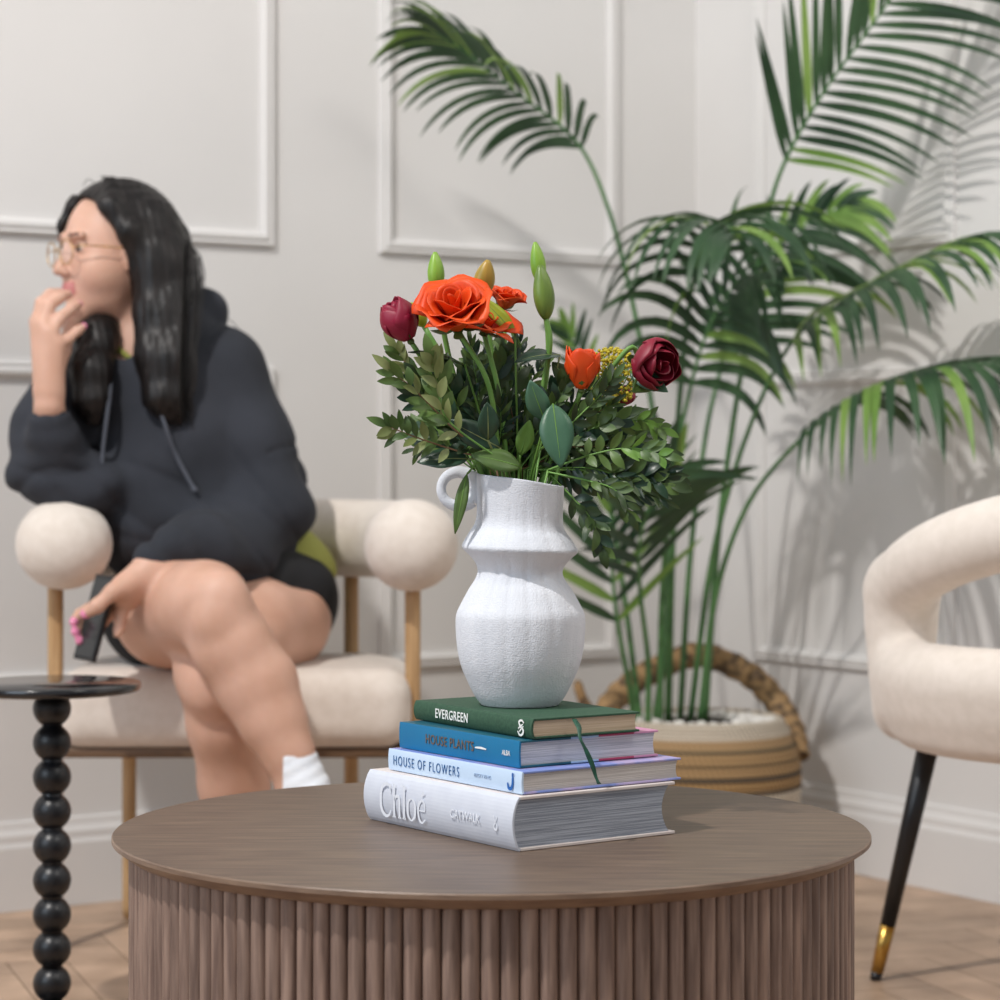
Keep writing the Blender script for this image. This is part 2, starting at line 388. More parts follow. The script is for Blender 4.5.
for (f_, s_) in ((.20,.21),(.20,-.21),(-.19,.18),(-.19,-.18)):
    t_ = cc+face*f_*.9+side*s_*.85+Vector((0,0,.385)); b_ = cc+face*(f_*1.22)+side*(s_*1.22)
    if (f_, s_) == (.20,-.21): t_ = P(933,735,3.60); t_.z = .385; b_ = Vector((.559,3.65,0))
    mb = MB(); mb.tube([t_, b_.lerp(t_, .22)], [.0165,.0115], 24); lg = mb.build('leg', M_legblack, acc)
    mb = MB(); mb.tube([b_.lerp(t_, .22), b_.lerp(t_, .035)], [.0117,.0095], 24); mb.build('brass_tip', M_brass, lg)
    mb = MB(); mb.tube([b_.lerp(t_, .034), b_], [.0088,.0082], 20); mb.build('foot_cap', M_legblack, lg)
# ---------------- books ----------------
def text_mesh(body, size, M, material, parent, name='lettering', sx=1.0, spacing=1.0, ext=.0002, bold=0, align='LEFT', font_shear=0):
    c = bpy.data.curves.new(name, 'FONT'); c.body = body; c.size = size; c.extrude = ext; c.space_character = spacing; c.offset = bold; c.align_x = align; c.align_y = 'CENTER'; c.shear = font_shear; c.resolution_u = 6
    t = bpy.data.objects.new('tmp', c); sc.collection.objects.link(t); dg = bpy.context.evaluated_depsgraph_get()
    me = bpy.data.meshes.new_from_object(t.evaluated_get(dg)); bpy.data.objects.remove(t)
    me.transform(M @ Matrix.Diagonal((sx,1,1,1))); me.materials.clear(); me.materials.append(material)
    o = bpy.data.objects.new(name, me); link(o, parent); return o
def glyph_stroke(mb, pts, wd, M):
    # flat ribbon strokes with varying width, in the plane of M
    pts = catmull([(p[0], p[1], 0) for p in pts], 18); n = len(pts); vs = []
    for i in range(n):
        t = (pts[min(i+1,n-1)]-pts[max(i-1,0)]).normalized(); nn = Vector((-t.y, t.x, 0))
        wv = wd[0]+(wd[1]-wd[0])*math.sin(math.pi*i/(n-1))
        vs += [M @ (pts[i]+nn*wv/2), M @ (pts[i]-nn*wv/2)]
    mb.add(vs, [(2*i, 2*i+1, 2*i+3, 2*i+2) for i in range(n-1)])
def pages_mat(name, c1, c2):
    return mat(name, c1, c2, rough=.8, scale=4, stretch=(3,3,330), detail=3, ramp=(.4,.6), bump=.3, bscale=4, bdist=.001)
M_pg_tan = pages_mat('tan_pages', 'c2ab90', 'd4c0a6'); M_pg_white = pages_mat('grey_pages', 'b0b2ba', 'd5d5da')
M_pg_w2 = pages_mat('white_pages', 'bcb4ae', 'd8d2cc'); M_pg_grey = pages_mat('photo_pages', '858b96', 'b4bac5')
M_green_c = mat('green_cloth', '284a36', '335640', rough=.75, scale=300, bump=.3, bscale=900, bdist=.0003)
M_blue_c = mat('blue_cover', '006f9e', '0477a6', rough=.45, scale=10)
M_pale_c = mat('pale_cover', 'c6dcf4', 'cfe2f6', rough=.5, scale=10)
M_grey_c = mat('silver_cloth', 'cbcfda', 'd0d4de', rough=.7, scale=50, bump=.15, bscale=700, bdist=.0003)
M_cream_c = mat('cover_board', 'd9cdc8', 'e2d9d4', rough=.6, scale=30)
M_floral = mat('floral_cover', '7d90cf', 'b3a5cc', rough=.5, scale=28, ramp=(.45,.6)); M_pinkc = mat('patterned_cover', '17505c', 'd06a86', rough=.5, scale=17, ramp=(.49,.52))
M_white_t = mat('white_print', 'f2f3f0', rough=.6); M_brown_t = mat('bronze_print', '5e5a56', rough=.5); M_navy_t = mat('blue_print', '2a5f96', rough=.6)
M_silver_t = mat('silver_print', 'e6eaf2', rough=.4); M_light_t = mat('pale_print', 'a9bed8', rough=.6); M_teal_t = mat('cobalt_print', '1b62b0', rough=.5)
def board_ramp(m):
    nt = m.node_tree; N = nt.nodes; L = nt.links; sp_ = N.new('ShaderNodeSeparateXYZ'); L.new(N['Texture Coordinate'].outputs['Object'], sp_.inputs[0])
    rp = N.new('ShaderNodeValToRGB'); mr = N.new('ShaderNodeMapRange'); mr.inputs[1].default_value = -.1; mr.inputs[2].default_value = .2
    L.new(sp_.outputs['X'], mr.inputs[0]); L.new(mr.outputs[0], rp.inputs[0]); rp.color_ramp.interpolation = 'CONSTANT'; cr = rp.color_ramp
    st_ = [(0,'155a6c'),(.565,'a9c4e0'),(.66,'b8456a'),(.78,'cf93b4')]
    while len(cr.elements) < 4: cr.elements.new(.5)
    for e, (p, q) in zip(cr.elements, st_): e.position = p
    for e, (p, q) in zip(cr.elements, st_): e.color = lin(q)
    L.new(rp.outputs[0], N['Principled BSDF'].inputs['Base Color'])
board_ramp(M_pinkc)
M_ribbon = mat('green_ribbon', '16402f', '1f5540', rough=.5, scale=200)
def book(name, corner, sdir, Ls, Lh, z0, th, m_spine, m_cover, m_pages, label, bulge=.003, over=.003, board=.0024, concave=.006):
    s_ = Vector((sdir[0], sdir[1], 0)).normalized(); h_ = Vector((-s_.x*0+s_.y, -s_.x, 0))
    o = Vector((corner[0], corner[1], z0)); root = thing(name, o+s_*Ls/2+h_*Lh/2, label, 'book')
    def pt(a, b, z): return o+s_*a+h_*b+Vector((0,0,z))
    # cover: two boards
    for (zb, nm) in ((0.0002, 'back_cover'), (th-board, 'front_cover')):
        mb = MB(); vs = [pt(a,b,z) for z in (zb, zb+board-.0002) for a,b in ((0,.001),(Ls,.001),(Ls,Lh),(0,Lh))]
        mb.add(vs, [(0,1,2,3),(7,6,5,4),(0,4,5,1),(1,5,6,2),(2,6,7,3),(3,7,4,0)]); mb.build(nm, m_cover, root, smooth=False, bevel=.0006)
    # spine: curved shell
    mb = MB(); n = 14; pin = []; pout = []
    for i in range(n+1):
        t = i/n; z = .0002+t*(th-.0002); bl = -bulge*math.sin(math.pi*t)**.7
        pout.append((bl-.0004, z)); pin.append((bl+.0018, min(max(z, .0022), th-.0024)))
    ring = pout+pin[::-1]; k = len(ring)
    vs = [pt(0,b,z) for b,z in ring]+[pt(Ls,b,z) for b,z in ring]
    fs = [(i,(i+1)%k,k+(i+1)%k,k+i) for i in range(k)]
    for i in range(n): fs.append((i, k-1-i, k-2-i, i+1)); fs.append((k+i, k+i+1, 2*k-2-i, 2*k-1-i))
    mb.add(vs, fs); sp = mb.build('spine', m_spine, root, smooth=False)
    # page block with convex back and concave fore edge
    mb = MB(); L_ = []; R_ = []
    for i in range(n+1):
        t = i/n; z = board+t*(th-2*board); L_.append((.0022-bulge*math.sin(math.pi*t)**.7*.9, z)); R_.append((Lh-over-concave*math.sin(math.pi*t)**.8, z))
    ring = L_+R_[::-1]; k = len(ring); a0, a1_ = over*.8, Ls-over
    vs = [pt(a0,b,z) for b,z in ring]+[pt(a1_,b,z) for b,z in ring]
    fs = [(i,(i+1)%k,k+(i+1)%k,k+i) for i in range(k)]
    for i in range(n): fs.append((i, k-1-i, k-2-i, i+1)); fs.append((k+i, k+i+1, 2*k-2-i, 2*k-1-i))
    mb.add(vs, fs); mb.build('page_block', m_pages, root, smooth=False)
    # spine frame: text x runs from the far left end to the near corner
    def sm(x, z, out=.0):
        X = -s_; Z = Vector((0,0,1)); Nn = -h_
        # columns: text x, text y, text normal
        p = pt(Ls-x, 0, z)+Nn*(bulge*math.sin(math.pi*min(max(z/th,0),1))**.7+.0006+out)
        return Matrix(((X.x,Z.x,Nn.x,p.x),(X.y,Z.y,Nn.y,p.y),(X.z,Z.z,Nn.z,p.z),(0,0,0,1)))
    return root, sp, sm, pt
b1_, sp, sm, _ = book('book', (.019,2.344), (-.585,.811), .263, .193, .4002, .0525, M_grey_c, M_cream_c, M_pg_grey, 'thickest book, silvery white with Chloé on its spine, bottom of the stack', bulge=.0085, over=.005, concave=.009, board=.0032)
M_ = sm(.031, .0262)
mb = MB(); S_ = .00122
def gs(pts, a, b_): glyph_stroke(mb, [(x*S_, y*S_) for x, y in pts], (a*S_, b_*S_), M_ @ Matrix.Translation((0,0,.0006)))
# C h l o e with accent, tall narrow roman letters
gs([(17,8.5),(15,12.5),(10,13.5),(4,9),(2.5,0),(4,-9),(10,-13.5),(15,-12.5),(18,-8)], 1.2, 3.6); gs([(17,12.5),(17.2,9),(17,6)], .8, 1.2)
gs([(23,14),(23,0),(23,-13)], 2.6, 2.6); gs([(23,.5),(25.5,4),(29,4.6),(31,1),(31,-6),(31,-13)], 2.2, 2.9); gs([(20.5,-13),(25.5,-13)], 1, 1); gs([(29,-13),(33.5,-13)], 1, 1); gs([(20.5,14),(23,14)], 1, 1)
gs([(38,14),(38,0),(38,-13)], 2.6, 2.6); gs([(35.5,-13),(40.5,-13)], 1, 1); gs([(35.5,14),(38,14)], 1, 1)
gs([(49,5),(44.5,2),(43.5,-4),(44.5,-10),(49,-13.5)], 1.2, 3); gs([(49,5),(53.5,2),(54.5,-4),(53.5,-10),(49,-13.5)], 1.2, 3)
gs([(59.5,-3.5),(64,-3.5),(69,-3.5)], 1.1, 1.1); gs([(69,-3.5),(68.5,2),(64.5,5),(60,1),(59,-5),(61,-11),(65,-13.3),(69.5,-10)], 1.1, 2.6); gs([(63.5,8.5),(68,12.5)], 1.2, 2)
mb.build('title_lettering', M_silver_t, sp, smooth=False)
text_mesh('CATWALK', .0125, sm(.160, .0255, .0012), M_silver_t, sp, sx=.85, spacing=1.0)
M_ = sm(.236, .026)
mb = MB(); gs([(-2.5,5),(0,0),(2.5,5)], 1, 1.4); gs([(0,0),(-2,-4),(1,-6),(2.5,-3),(0,0)], 1, 1.6); mb.build('publisher_mark', M_silver_t, sp, smooth=False)
b2_, sp, sm, _ = book('book', (.022,2.354), (-.575,.818), .238, .196, .4532, .0222, M_pale_c, M_floral, M_pg_w2, 'pale blue book titled House of Flowers, second from the bottom of the stack', bulge=.0012, concave=.002)
text_mesh('HOUSE OF FLOWERS', .0145, sm(.010, .0105, .0003), M_navy_t, sp, sx=.72, spacing=1.30, bold=-.0002)
text_mesh('KIRSTY KING', .0050, sm(.158, .011, .0003), M_light_t, sp)
M_ = sm(.222, .011); mb = MB(); gs([(1.5,7),(1.8,0),(0,-5),(-4,-5),(-5,-1)], 1.6, 3); gs([(1.5,7),(3.5,6)], 1, 1.2); mb.build('publisher_mark', M_teal_t, sp, smooth=False)
b3_, sp, sm, pt3 = book('book', (.0195,2.377), (-.576,.817), .214, .172, .4757, .0268, M_blue_c, M_pinkc, M_pg_white, 'bright blue book titled House Plants, third up in the stack under the green one', bulge=.001, concave=.002)
text_mesh('HOUSE PLANTS', .0135, sm(.050, .0135, .0003), mat('copper_print', '6b5a4c', rough=.5), sp, sx=.86, spacing=1.1, bold=.0001)
M_ = sm(.140, .0135); mb = MB(); gs([(0,0),(8,.4),(16,0)], 1.0, 1.8); mb.build('dash_mark', M_white_t, sp, smooth=False)
text_mesh('ALBA', .0072, sm(.186, .0130, .0003), M_white_t, sp, sx=.8)
b4_, sp, sm, pt4 = book('book', (.0335,2.385), (-.545,.838), .222, .127, .5029, .0203, M_green_c, M_green_c, M_pg_tan, 'dark green cloth book titled Evergreen on top of the stack, under the vase', bulge=.0032, concave=.001)
text_mesh('EVERGREEN', .0135, sm(.044, .0102, .0004), M_white_t, sp, sx=.80, spacing=1.14, bold=.00015)
M_ = sm(.205, .0102); mb = MB(); gs([(4,4),(1,6),(-3,4.5),(-1,1),(3,-1.5),(2,-5),(-2,-6),(-5,-3)], 1.2, 2.2); gs([(2.5,3),(-2,.5),(-4,-1)], 1, 1.3); gs([(3.5,1.5),(0,-1),(-2.5,-3.5)], 1, 1.3)
mb.build('publisher_mark', M_white_t, sp, smooth=False)
# bookmark ribbon hanging out of the green book
rb = [P(574,719,2.404), P(579,728,2.392), P(580,738,2.384), P(586,750,2.383), P(592,764,2.384), P(596,777,2.384), P(599,784,2.383)]
mb = MB(); rp_ = catmull(rb, 26); vs = []
for i, p in enumerate(rp_):
    wv = .0022+.0007*math.sin(i*.5); tw = .5*math.sin(i*.28); vs += [p+Vector((-wv*math.cos(tw), -wv*math.sin(tw), 0)), p+Vector((wv*math.cos(tw), wv*math.sin(tw), 0))]
n = len(rp_)
mb.add(vs, [(2*i,2*i+1,2*i+3,2*i+2) for i in range(n-1)])
o = mb.build('bookmark_ribbon', M_ribbon, b4_); sm_ = o.modifiers.new('thickness', 'SOLIDIFY'); sm_.thickness = .0004
# ---------------- vase ----------------
VX, VY, VZ = (520-500)/F*2.52, 2.52, .5235
k_ = 2.52/2450
prof = [(38,706),(45,697),(52.5,682),(59,666),(62.5,650),(64,635),(64.3,622),(63.2,614),(59,605),(52,592),(46,583),(42.8,576),(42.5,571),(45,565),(51,558),(56.5,553),(58,549.5),(56,545),(51,537),(46,530),(43.7,523),(43.2,515),(43.6,505),(44.2,494),(44.6,484),(44.3,481.5),(42.8,480.8),(41.2,482),(40.6,490),(40,515),(39.5,525)]
pr = catmull([(r*k_, 0, VZ+(706-y)*k_) for r, y in prof], 170)
def vfn(r, z, a):
    hgt = (z-VZ)/(226*k_); fl = .0009*max(0, math.sin(17*a+.8*math.sin(3*a)))**2*math.sin(math.pi*min(max(hgt,0),1))
    rr = r*(1+.010*math.sin(2*a+1+3*hgt)+.006*math.sin(3*a+5*hgt))-fl
    if hgt > .5: z += -.0065*math.cos(a)*min(1,(hgt-.5)*2)+.0012*math.sin(3*a)*(hgt-.5)
    return rr, z
def vase_mat():
    m = mat('chalky_ceramic', 'ced2da', 'dcdfe5', rough=.85, scale=14, stretch=(1,1,.35), bump=0)
    nt = m.node_tree; N = nt.nodes; L = nt.links; tc = N['Texture Coordinate']
    def wv(direction, sc_, dist):
        q = N.new('ShaderNodeTexWave'); q.bands_direction = direction; q.inputs['Scale'].default_value = sc_; q.inputs['Distortion'].default_value = dist; q.inputs['Detail Scale'].default_value = 2; L.new(tc.outputs['Object'], q.inputs['Vector']); return q
    a_ = wv('Z', 130, 9); b_ = wv('X', 90, 9); n_ = N.new('ShaderNodeTexNoise'); n_.inputs['Scale'].default_value = 160; n_.inputs['Detail'].default_value = 6; L.new(tc.outputs['Object'], n_.inputs['Vector'])
    s1 = N.new('ShaderNodeMath'); s1.operation = 'ADD'; L.new(a_.outputs['Fac'], s1.inputs[0]); L.new(b_.outputs['Fac'], s1.inputs[1])
    s2 = N.new('ShaderNodeMath'); s2.operation = 'MULTIPLY_ADD'; s2.inputs[1].default_value = 5.0; L.new(n_.outputs['Fac'], s2.inputs[0]); L.new(s1.outputs[0], s2.inputs[2])
    bp = N.new('ShaderNodeBump'); bp.inputs['Strength'].default_value = .2; bp.inputs['Distance'].default_value = .0009; L.new(s2.outputs[0], bp.inputs['Height']); L.new(bp.outputs[0], N['Principled BSDF'].inputs['Normal'])
    return m
M_vase = vase_mat()
va = thing('vase', (VX, VY, VZ), 'chalky white waisted ceramic vase with a ring handle, holding the bouquet', 'vase')
mb = MB(); mb.lathe([(p.x, p.z) for p in pr], 144, (VX,VY,0), fn=vfn); mb.build('vase_body', M_vase, va)
mb = MB(); hc = P(459, 489, 2.52)
ring = []
for i in range(25):
    a = -.75+ (2*math.pi-1.5)*0 + i/24*(2*math.pi); ring.append(hc+Vector((math.cos(a)*.0185, 0, math.sin(a)*.0175)))
mb.tube(ring, [.0062 + .0012*math.cos(-.75+i/24*2*math.pi) for i in range(25)], 16, caps=False); mb.build('handle', M_vase, va)
# ---------------- palm in basket ----------------
BX, BY = (697-500)/F*4.5, 4.5
def basket_mat():
    m = mat('woven_seagrass', 'c2a173', 'e6dac4', rough=.85, scale=10, stretch=(1,1,14), bump=0)
    nt = m.node_tree; N = nt.nodes; L = nt.links; tc = N['Texture Coordinate']
    sep = N.new('ShaderNodeSeparateXYZ'); L.new(tc.outputs['Object'], sep.inputs[0])
    rp = N.new('ShaderNodeValToRGB'); mr = N.new('ShaderNodeMapRange'); mr.inputs[1].default_value = 0; mr.inputs[2].default_value = .32
    L.new(sep.outputs['Z'], mr.inputs[0]); L.new(mr.outputs[0], rp.inputs[0]); cr = rp.color_ramp; cr.interpolation = 'CONSTANT'
    stops = [(0,'dccfbc'),(.28,'a88a64'),(.40,'dccfbc'),(.56,'5d5040'),(.585,'ad8a5c'),(.64,'5d5040'),(.665,'b69468'),(.715,'7c6547'),(.735,'b69468'),(.79,'7a6a50'),(.81,'bf9e74'),(.86,'dccfbc')]
    while len(cr.elements) < len(stops): cr.elements.new(.5)
    for e, (p, c) in zip(cr.elements, stops): e.position = p
    for e, (p, c) in zip(cr.elements, stops): e.color = lin(c)
    at = N.new('ShaderNodeMath'); at.operation = 'ARCTAN2'; L.new(sep.outputs['Y'], at.inputs[0]); L.new(sep.outputs['X'], at.inputs[1])
    zz = N.new('ShaderNodeMath'); zz.operation = 'MULTIPLY'; zz.inputs[1].default_value = 260; L.new(sep.outputs['Z'], zz.inputs[0])
    am = N.new('ShaderNodeMath'); am.operation = 'MULTIPLY_ADD'; am.inputs[1].default_value = 110; L.new(at.outputs[0], am.inputs[0]); L.new(zz.outputs[0], am.inputs[2])
    si = N.new('ShaderNodeMath'); si.operation = 'SINE'; L.new(am.outputs[0], si.inputs[0])
    m2 = N.new('ShaderNodeMapRange'); m2.inputs[1].default_value = -1; m2.inputs[3].default_value = .62; m2.inputs[4].default_value = 1.08; L.new(si.outputs[0], m2.inputs[0])
    vm = N.new('ShaderNodeVectorMath'); vm.operation = 'SCALE'; L.new(rp.outputs[0], vm.inputs[0]); L.new(m2.outputs[0], vm.inputs['Scale'])
    bp = N.new('ShaderNodeBump'); bp.inputs['Strength'].default_value = .6; bp.inputs['Distance'].default_value = .004; L.new(si.outputs[0], bp.inputs['Height']); L.new(bp.outputs[0], N['Principled BSDF'].inputs['Normal'])
    L.new(vm.outputs[0], N['Principled BSDF'].inputs['Base Color']); return m
M_bask = basket_mat(); M_band = mat('basket_handle_weave', 'a4845c', '5e4c3a', rough=.85, scale=20, stretch=(3,3,3), ramp=(.45,.6)); M_bin = mat('dark_reed', '7d6a52', '9c8768', rough=.9, scale=20)
M_soil = mat('dark_soil', '2c241e', '43382e', rough=1, scale=60, bump=.6, bscale=80, bdist=.01)
bk = thing('basket', (BX, BY, 0), 'striped woven seagrass basket with arched handle standing in the corner', 'basket')
mb = MB(); pr = []; nc = 26
bp_ = catmull([(.148,0,.0),(.168,0,.06),(.183,0,.13),(.189,0,.19),(.184,0,.235),(.170,0,.275),(.156,0,.302)], nc*6+1)
for i, p in enumerate(bp_): pr.append((p.x+.0028*abs(math.sin(math.pi*i/6)), p.z))
pr += [(.152,.306),(.148,.300),(.150,.26),(.150,.24)]
mb.lathe(pr, 150, (BX,BY,0), fn=lambda r, z, a: (r+.0013*math.sin(75*a+ (0 if int(z*90)%2 else math.pi)), z)); mb.build('woven_body', M_bask, bk, loc=(BX,BY,0))
mb = MB(); mb.lathe([(.148,.272),(.07,.280),(.001,.282)], 48, (BX,BY,0), closed_bottom=False); mb.build('potting_soil', M_soil, bk, kind=None)
# handle arch along the back, woven band
hp = [P(797,757,4.52),P(792,730,4.56),P(775,700,4.60),P(745,672,4.63),(P(697,655,4.645)),P(650,672,4.63),P(618,696,4.6),P(602,722,4.56),P(598,752,4.52)]
hh = catmull(hp, 60); mb = MB(); vs = []; cen = Vector((BX, BY, .26)); n = len(hh); sec = 8
for i, p in enumerate(hh):
    rdl = (p-cen).normalized(); tn = (hh[min(i+1,n-1)]-hh[max(i-1,0)]).normalized(); out = tn.cross(Vector((0,1,0))).normalized()
    if out.dot(p-cen) < 0: out = -out
    bb = tn.cross(out).normalized()
    for k in range(sec):
        an = 2*math.pi*k/sec; rr = 1+.08*math.sin(i*1.9)
        vs.append(p+out*math.cos(an)*.024*rr+bb*math.sin(an)*.020*rr)
mb.add(vs, [(i*sec+k, i*sec+(k+1)%sec, (i+1)*sec+(k+1)%sec, (i+1)*sec+k) for i in range(n-1) for k in range(sec)]+[tuple(range(sec)), tuple((n-1)*sec+k for k in range(sec))])
mb.build('handle', M_band, bk)
hp = [P(612,742,4.44),P(592,722,4.42),P(580,694,4.41),P(578,684,4.41),P(584,700,4.42),P(600,722,4.43),P(617,735,4.44)]
mb = MB(); mb.tube(catmull(hp, 30), .008, 10); mb.build('handle', M_band, bk)
# white pebbles on the soil
rnd = random.Random(5); M_peb = mat('white_pebble', 'e4e0da', 'f0ede8', rough=.6, scale=20)
proto = None; cnt = 0
for ring_r, num in ((.134,40),(.112,32),(.088,24)):
    for i in range(num):
        a = 2*math.pi*(i+rnd.random()*.3)/num; rr = ring_r+rnd.uniform(-.004,.004)
        if proto is None:
            mb = MB(); mb.sphere((0,0,0), .0115, 12, 8); proto = mb.build('pebble', M_peb, label='smooth white pebble lying on the soil in the woven basket', cat='pebble', group='white pebbles in the basket'); o = proto
        else: o = proto.copy(); sc.collection.objects.link(o)
        o.location = (BX+rr*math.cos(a), BY+rr*math.sin(a), .290+rnd.uniform(0,.005)+ (.134-ring_r)*.06); o.rotation_euler = (0,0,rnd.random()*3)
        f_ = rnd.uniform(.85,1.2); o.scale = (f_*1.1, f_*.9, f_*.8)
M_leafd = mat('dark_palm_leaf', '28422d', '42613f', rough=.42, scale=7, trans=.22, spec=.5)
M_leafb = mat('lit_palm_leaf', '6f9446', '90b05c', rough=.45, scale=7, trans=.32, spec=.5)  # leaflets catching the light, painted in as a brighter green
M_stem = mat('palm_stem', '3f6a3c', '527e48', rough=.5, scale=12)
palm = thing('palm_plant', (BX, BY, .265), 'tall green kentia palm with arching fronds growing from the basket', 'plant')
def leaflet(mb, b, dirv, L, wmax, droop, nrm, mi, curl=0, nseg=9):
    dirv = dirv.normalized(); p = Vector(b); vs = []; d = dirv.copy(); stepL = L/nseg
    for i in range(nseg+1):
        u = i/nseg; wv = wmax*min(1, .35+u*4)*(1-u**2.6)**.8+.0004
        sdv = d.cross(nrm)
        if sdv.length < 1e-4: sdv = d.cross(Vector((1,0,0)))
        sdv.normalize(); nn = sdv.cross(d).normalized()
        vs += [p-sdv*wv/2+nn*wv*.18, p.copy(), p+sdv*wv/2+nn*wv*.18]
        d = (d+Vector((0,0,-1))*droop*(.25+u)/nseg*2.2).normalized(); p = p+d*stepL
    fs = []
    for i in range(nseg): fs += [(3*i,3*i+1,3*i+4,3*i+3),(3*i+1,3*i+2,3*i+5,3*i+4)]
    mb.add(vs, fs, mi)
def frond(pts, t0, nl_, L, nrm, wmax=.022, droop=.5, a0=60, a1=25, bright=0, sides=(1,-1), r0=.006, Lf=None, seed=1, lift=.15, droop2=None, sb=None, a2=None):
    rn = random.Random(seed); P3 = catmull(pts, 60); mb = MB()
    mb.tube(P3, [r0*(1-.8*i/59) for i in range(60)], 8, mi=0)
    nrm = Vector(nrm).normalized()
    for j in range(nl_):
        t = t0+(1-t0)*(j+.5)/nl_; x = t*59; i = min(int(x), 58); p = P3[i].lerp(P3[i+1], x-i); T = (P3[min(i+1,59)]-P3[max(i-1,0)]).normalized()
        S = T.cross(nrm).normalized(); Nn = S.cross(T).normalized(); u = (j+.5)/nl_
        ang = math.radians(a0+(a1-a0)*u); ll = L*(.62+.75*math.sin(math.pi*min(1,.18+u*.72))-.35*u**4)*.78
        for s_i, sd in enumerate(sides):
            a_ = (ang if a2 is None or s_i == 0 else math.radians(a2[0]+(a2[1]-a2[0])*u))+rn.uniform(-.07,.07); l2 = ll*rn.uniform(.9,1.06)*(1 if Lf is None else Lf[s_i])
            dv = T*math.cos(a_)+S*sd*math.sin(a_)+Nn*lift
            dr_ = (droop if s_i == 0 else (droop2 if droop2 is not None else droop))*rn.uniform(.8,1.2)
            br = 2 if (rn.random() < (bright if not sb else sb[s_i])) else 1
            leaflet(mb, p, dv, l2, wmax*rn.uniform(.85,1.1), dr_, Nn if Nn.z > -2 else -Nn, br)
    mb.build('frond', [M_stem, M_leafd, M_leafb], palm)
base = P(665,728,4.5)
def B_(px, d=4.5): return P(px, 722, d)
# upper left arching frond
frond([B_(655),P(668,600,4.5),P(655,430,4.5),P(632,300,4.47),P(607,205,4.44),P(575,140,4.42),P(510,88,4.40),P(460,48,4.38),P(435,32,4.37)], .60, 24, .20, (.45,.55,.7), wmax=.015, droop=.75, a0=58, a1=14, bright=.2, seed=3, lift=.0, r0=.0065)
# tall right frond, open to the camera
frond([B_(705),P(720,520,4.46),P(748,330,4.42),P(768,215,4.38),P(788,155,4.34),P(825,90,4.28),P(872,25,4.22),P(915,-35,4.15),P(960,-90,4.08)], .48, 24, .33, (.15,-.95,.25), wmax=.0155, droop=.34, a0=74, a1=36, bright=.22, sides=(1,-1), Lf=(.80,.84), seed=4, lift=.05, droop2=.0, sb=(.3,.08), a2=(36,24))
# central frond arching toward the camera
frond([B_(668,4.48),P(672,560,4.45),P(678,420,4.40),P(690,300,4.33),P(706,235,4.22),P(722,222,4.10),P(738,240,3.98)], .50, 15, .26, (0,-.5,.85), wmax=.021, droop=1.15, a0=72, a1=30, bright=.3, seed=6, lift=.25, r0=.007)
# right frond reaching out
frond([B_(690),P(712,560,4.40),P(745,440,4.33),P(790,345,4.27),P(850,298,4.20),P(915,262,4.12),P(970,240,4.06)], .50, 19, .25, (0,-.35,.95), wmax=.021, droop=1.0, a0=62, a1=14, bright=.5, seed=7, lift=.1)
# far right low frond
frond([B_(700,4.46),P(715,600,4.4),P(745,510,4.34),P(790,450,4.26),P(850,400,4.16),P(920,372,4.05),P(1010,365,3.95),P(1070,385,3.88)], .48, 25, .27, (0,-.3,.95), wmax=.021, droop=1.35, a0=60, a1=22, bright=.3, seed=8, lift=.1)
# middle frond behind with wide leaflets to the right
frond([B_(680,4.53),P(690,560,4.53),P(705,440,4.52),P(718,380,4.52),P(735,320,4.51),P(765,262,4.47),P(812,222,4.40),P(860,200,4.33)], .50, 18, .25, (.1,-.9,.4), wmax=.019, droop=.5, a0=66, a1=20, bright=.2, seed=9, lift=.05, Lf=(1.0,.45))
# dark hanging frond left of centre
frond([B_(660,4.45),P(662,600,4.42),P(672,480,4.38),P(690,390,4.34),P(708,330,4.30),P(735,285,4.25),P(770,270,4.2)], .50, 15, .22, (.2,-.6,.7), wmax=.021, droop=1.3, a0=70, a1=30, bright=.08, seed=11, lift=.1)
# low left fans
frond([B_(634,4.42),P(630,690,4.40),P(618,625,4.36),P(612,570,4.34),P(610,520,4.32),P(616,480,4.30)], .38, 9, .25, (.15,-.95,.2), wmax=.018, droop=.12, a0=52, a1=24, bright=.15, seed=12, lift=.1, sides=(1,-1), droop2=.1, r0=.006)
frond([B_(648,4.4),P(648,660,4.38),P(640,590,4.33),P(640,540,4.28),P(655,495,4.24),P(680,465,4.2)], .42, 10, .21, (.3,-.85,.4), wmax=.019, droop=.3, a0=50, a1=25, bright=.1, seed=13, lift=.1)
frond([B_(640,4.5),P(625,600,4.5),P(605,470,4.5),P(590,400,4.48),P(576,350,4.46),P(562,325,4.44)], .62, 7, .075, (.1,-.9,.3), wmax=.014, droop=.3, a0=40, a1=20, bright=.5, seed=14, lift=.0)
# ---------------- seated woman ----------------
def skinmat(name, c1, c2): return mat(name, c1, c2, rough=.5, scale=14, sss=.12, spec=.4)
M_skin = skinmat('skin', 'c79c86', 'd3a995'); M_lip = mat('lips', 'b8706c', 'c27c76', rough=.4, scale=30)
M_eyew = mat('eye_white', 'aea09a', rough=.2); M_eyed = mat('dark_eye_and_brow', '2a2020', rough=.3); M_nail = mat('pink_nail', 'e58aae', rough=.2)
M_hair = mat('black_hair', '0c0a0a', '1c1716', rough=.46, spec=.35, scale=14, stretch=(9,9,.8), bump=.3, bscale=22, bdist=.003)
M_hood = mat('charcoal_fleece', '272a31', '31343c', rough=.95, scale=9, bump=.35, bscale=260, bdist=.0008)
M_green = mat('olive_jersey', '8c8f45', '9a9c50', rough=.9, scale=12); M_short = mat('black_jersey', '121316', '1a1b1f', rough=.85, scale=20)
M_sock = mat('white_sock', 'dde2ea', 'e8ebf0', rough=.9, scale=60, stretch=(1,1,6), bump=.3, bscale=200, bdist=.0006)
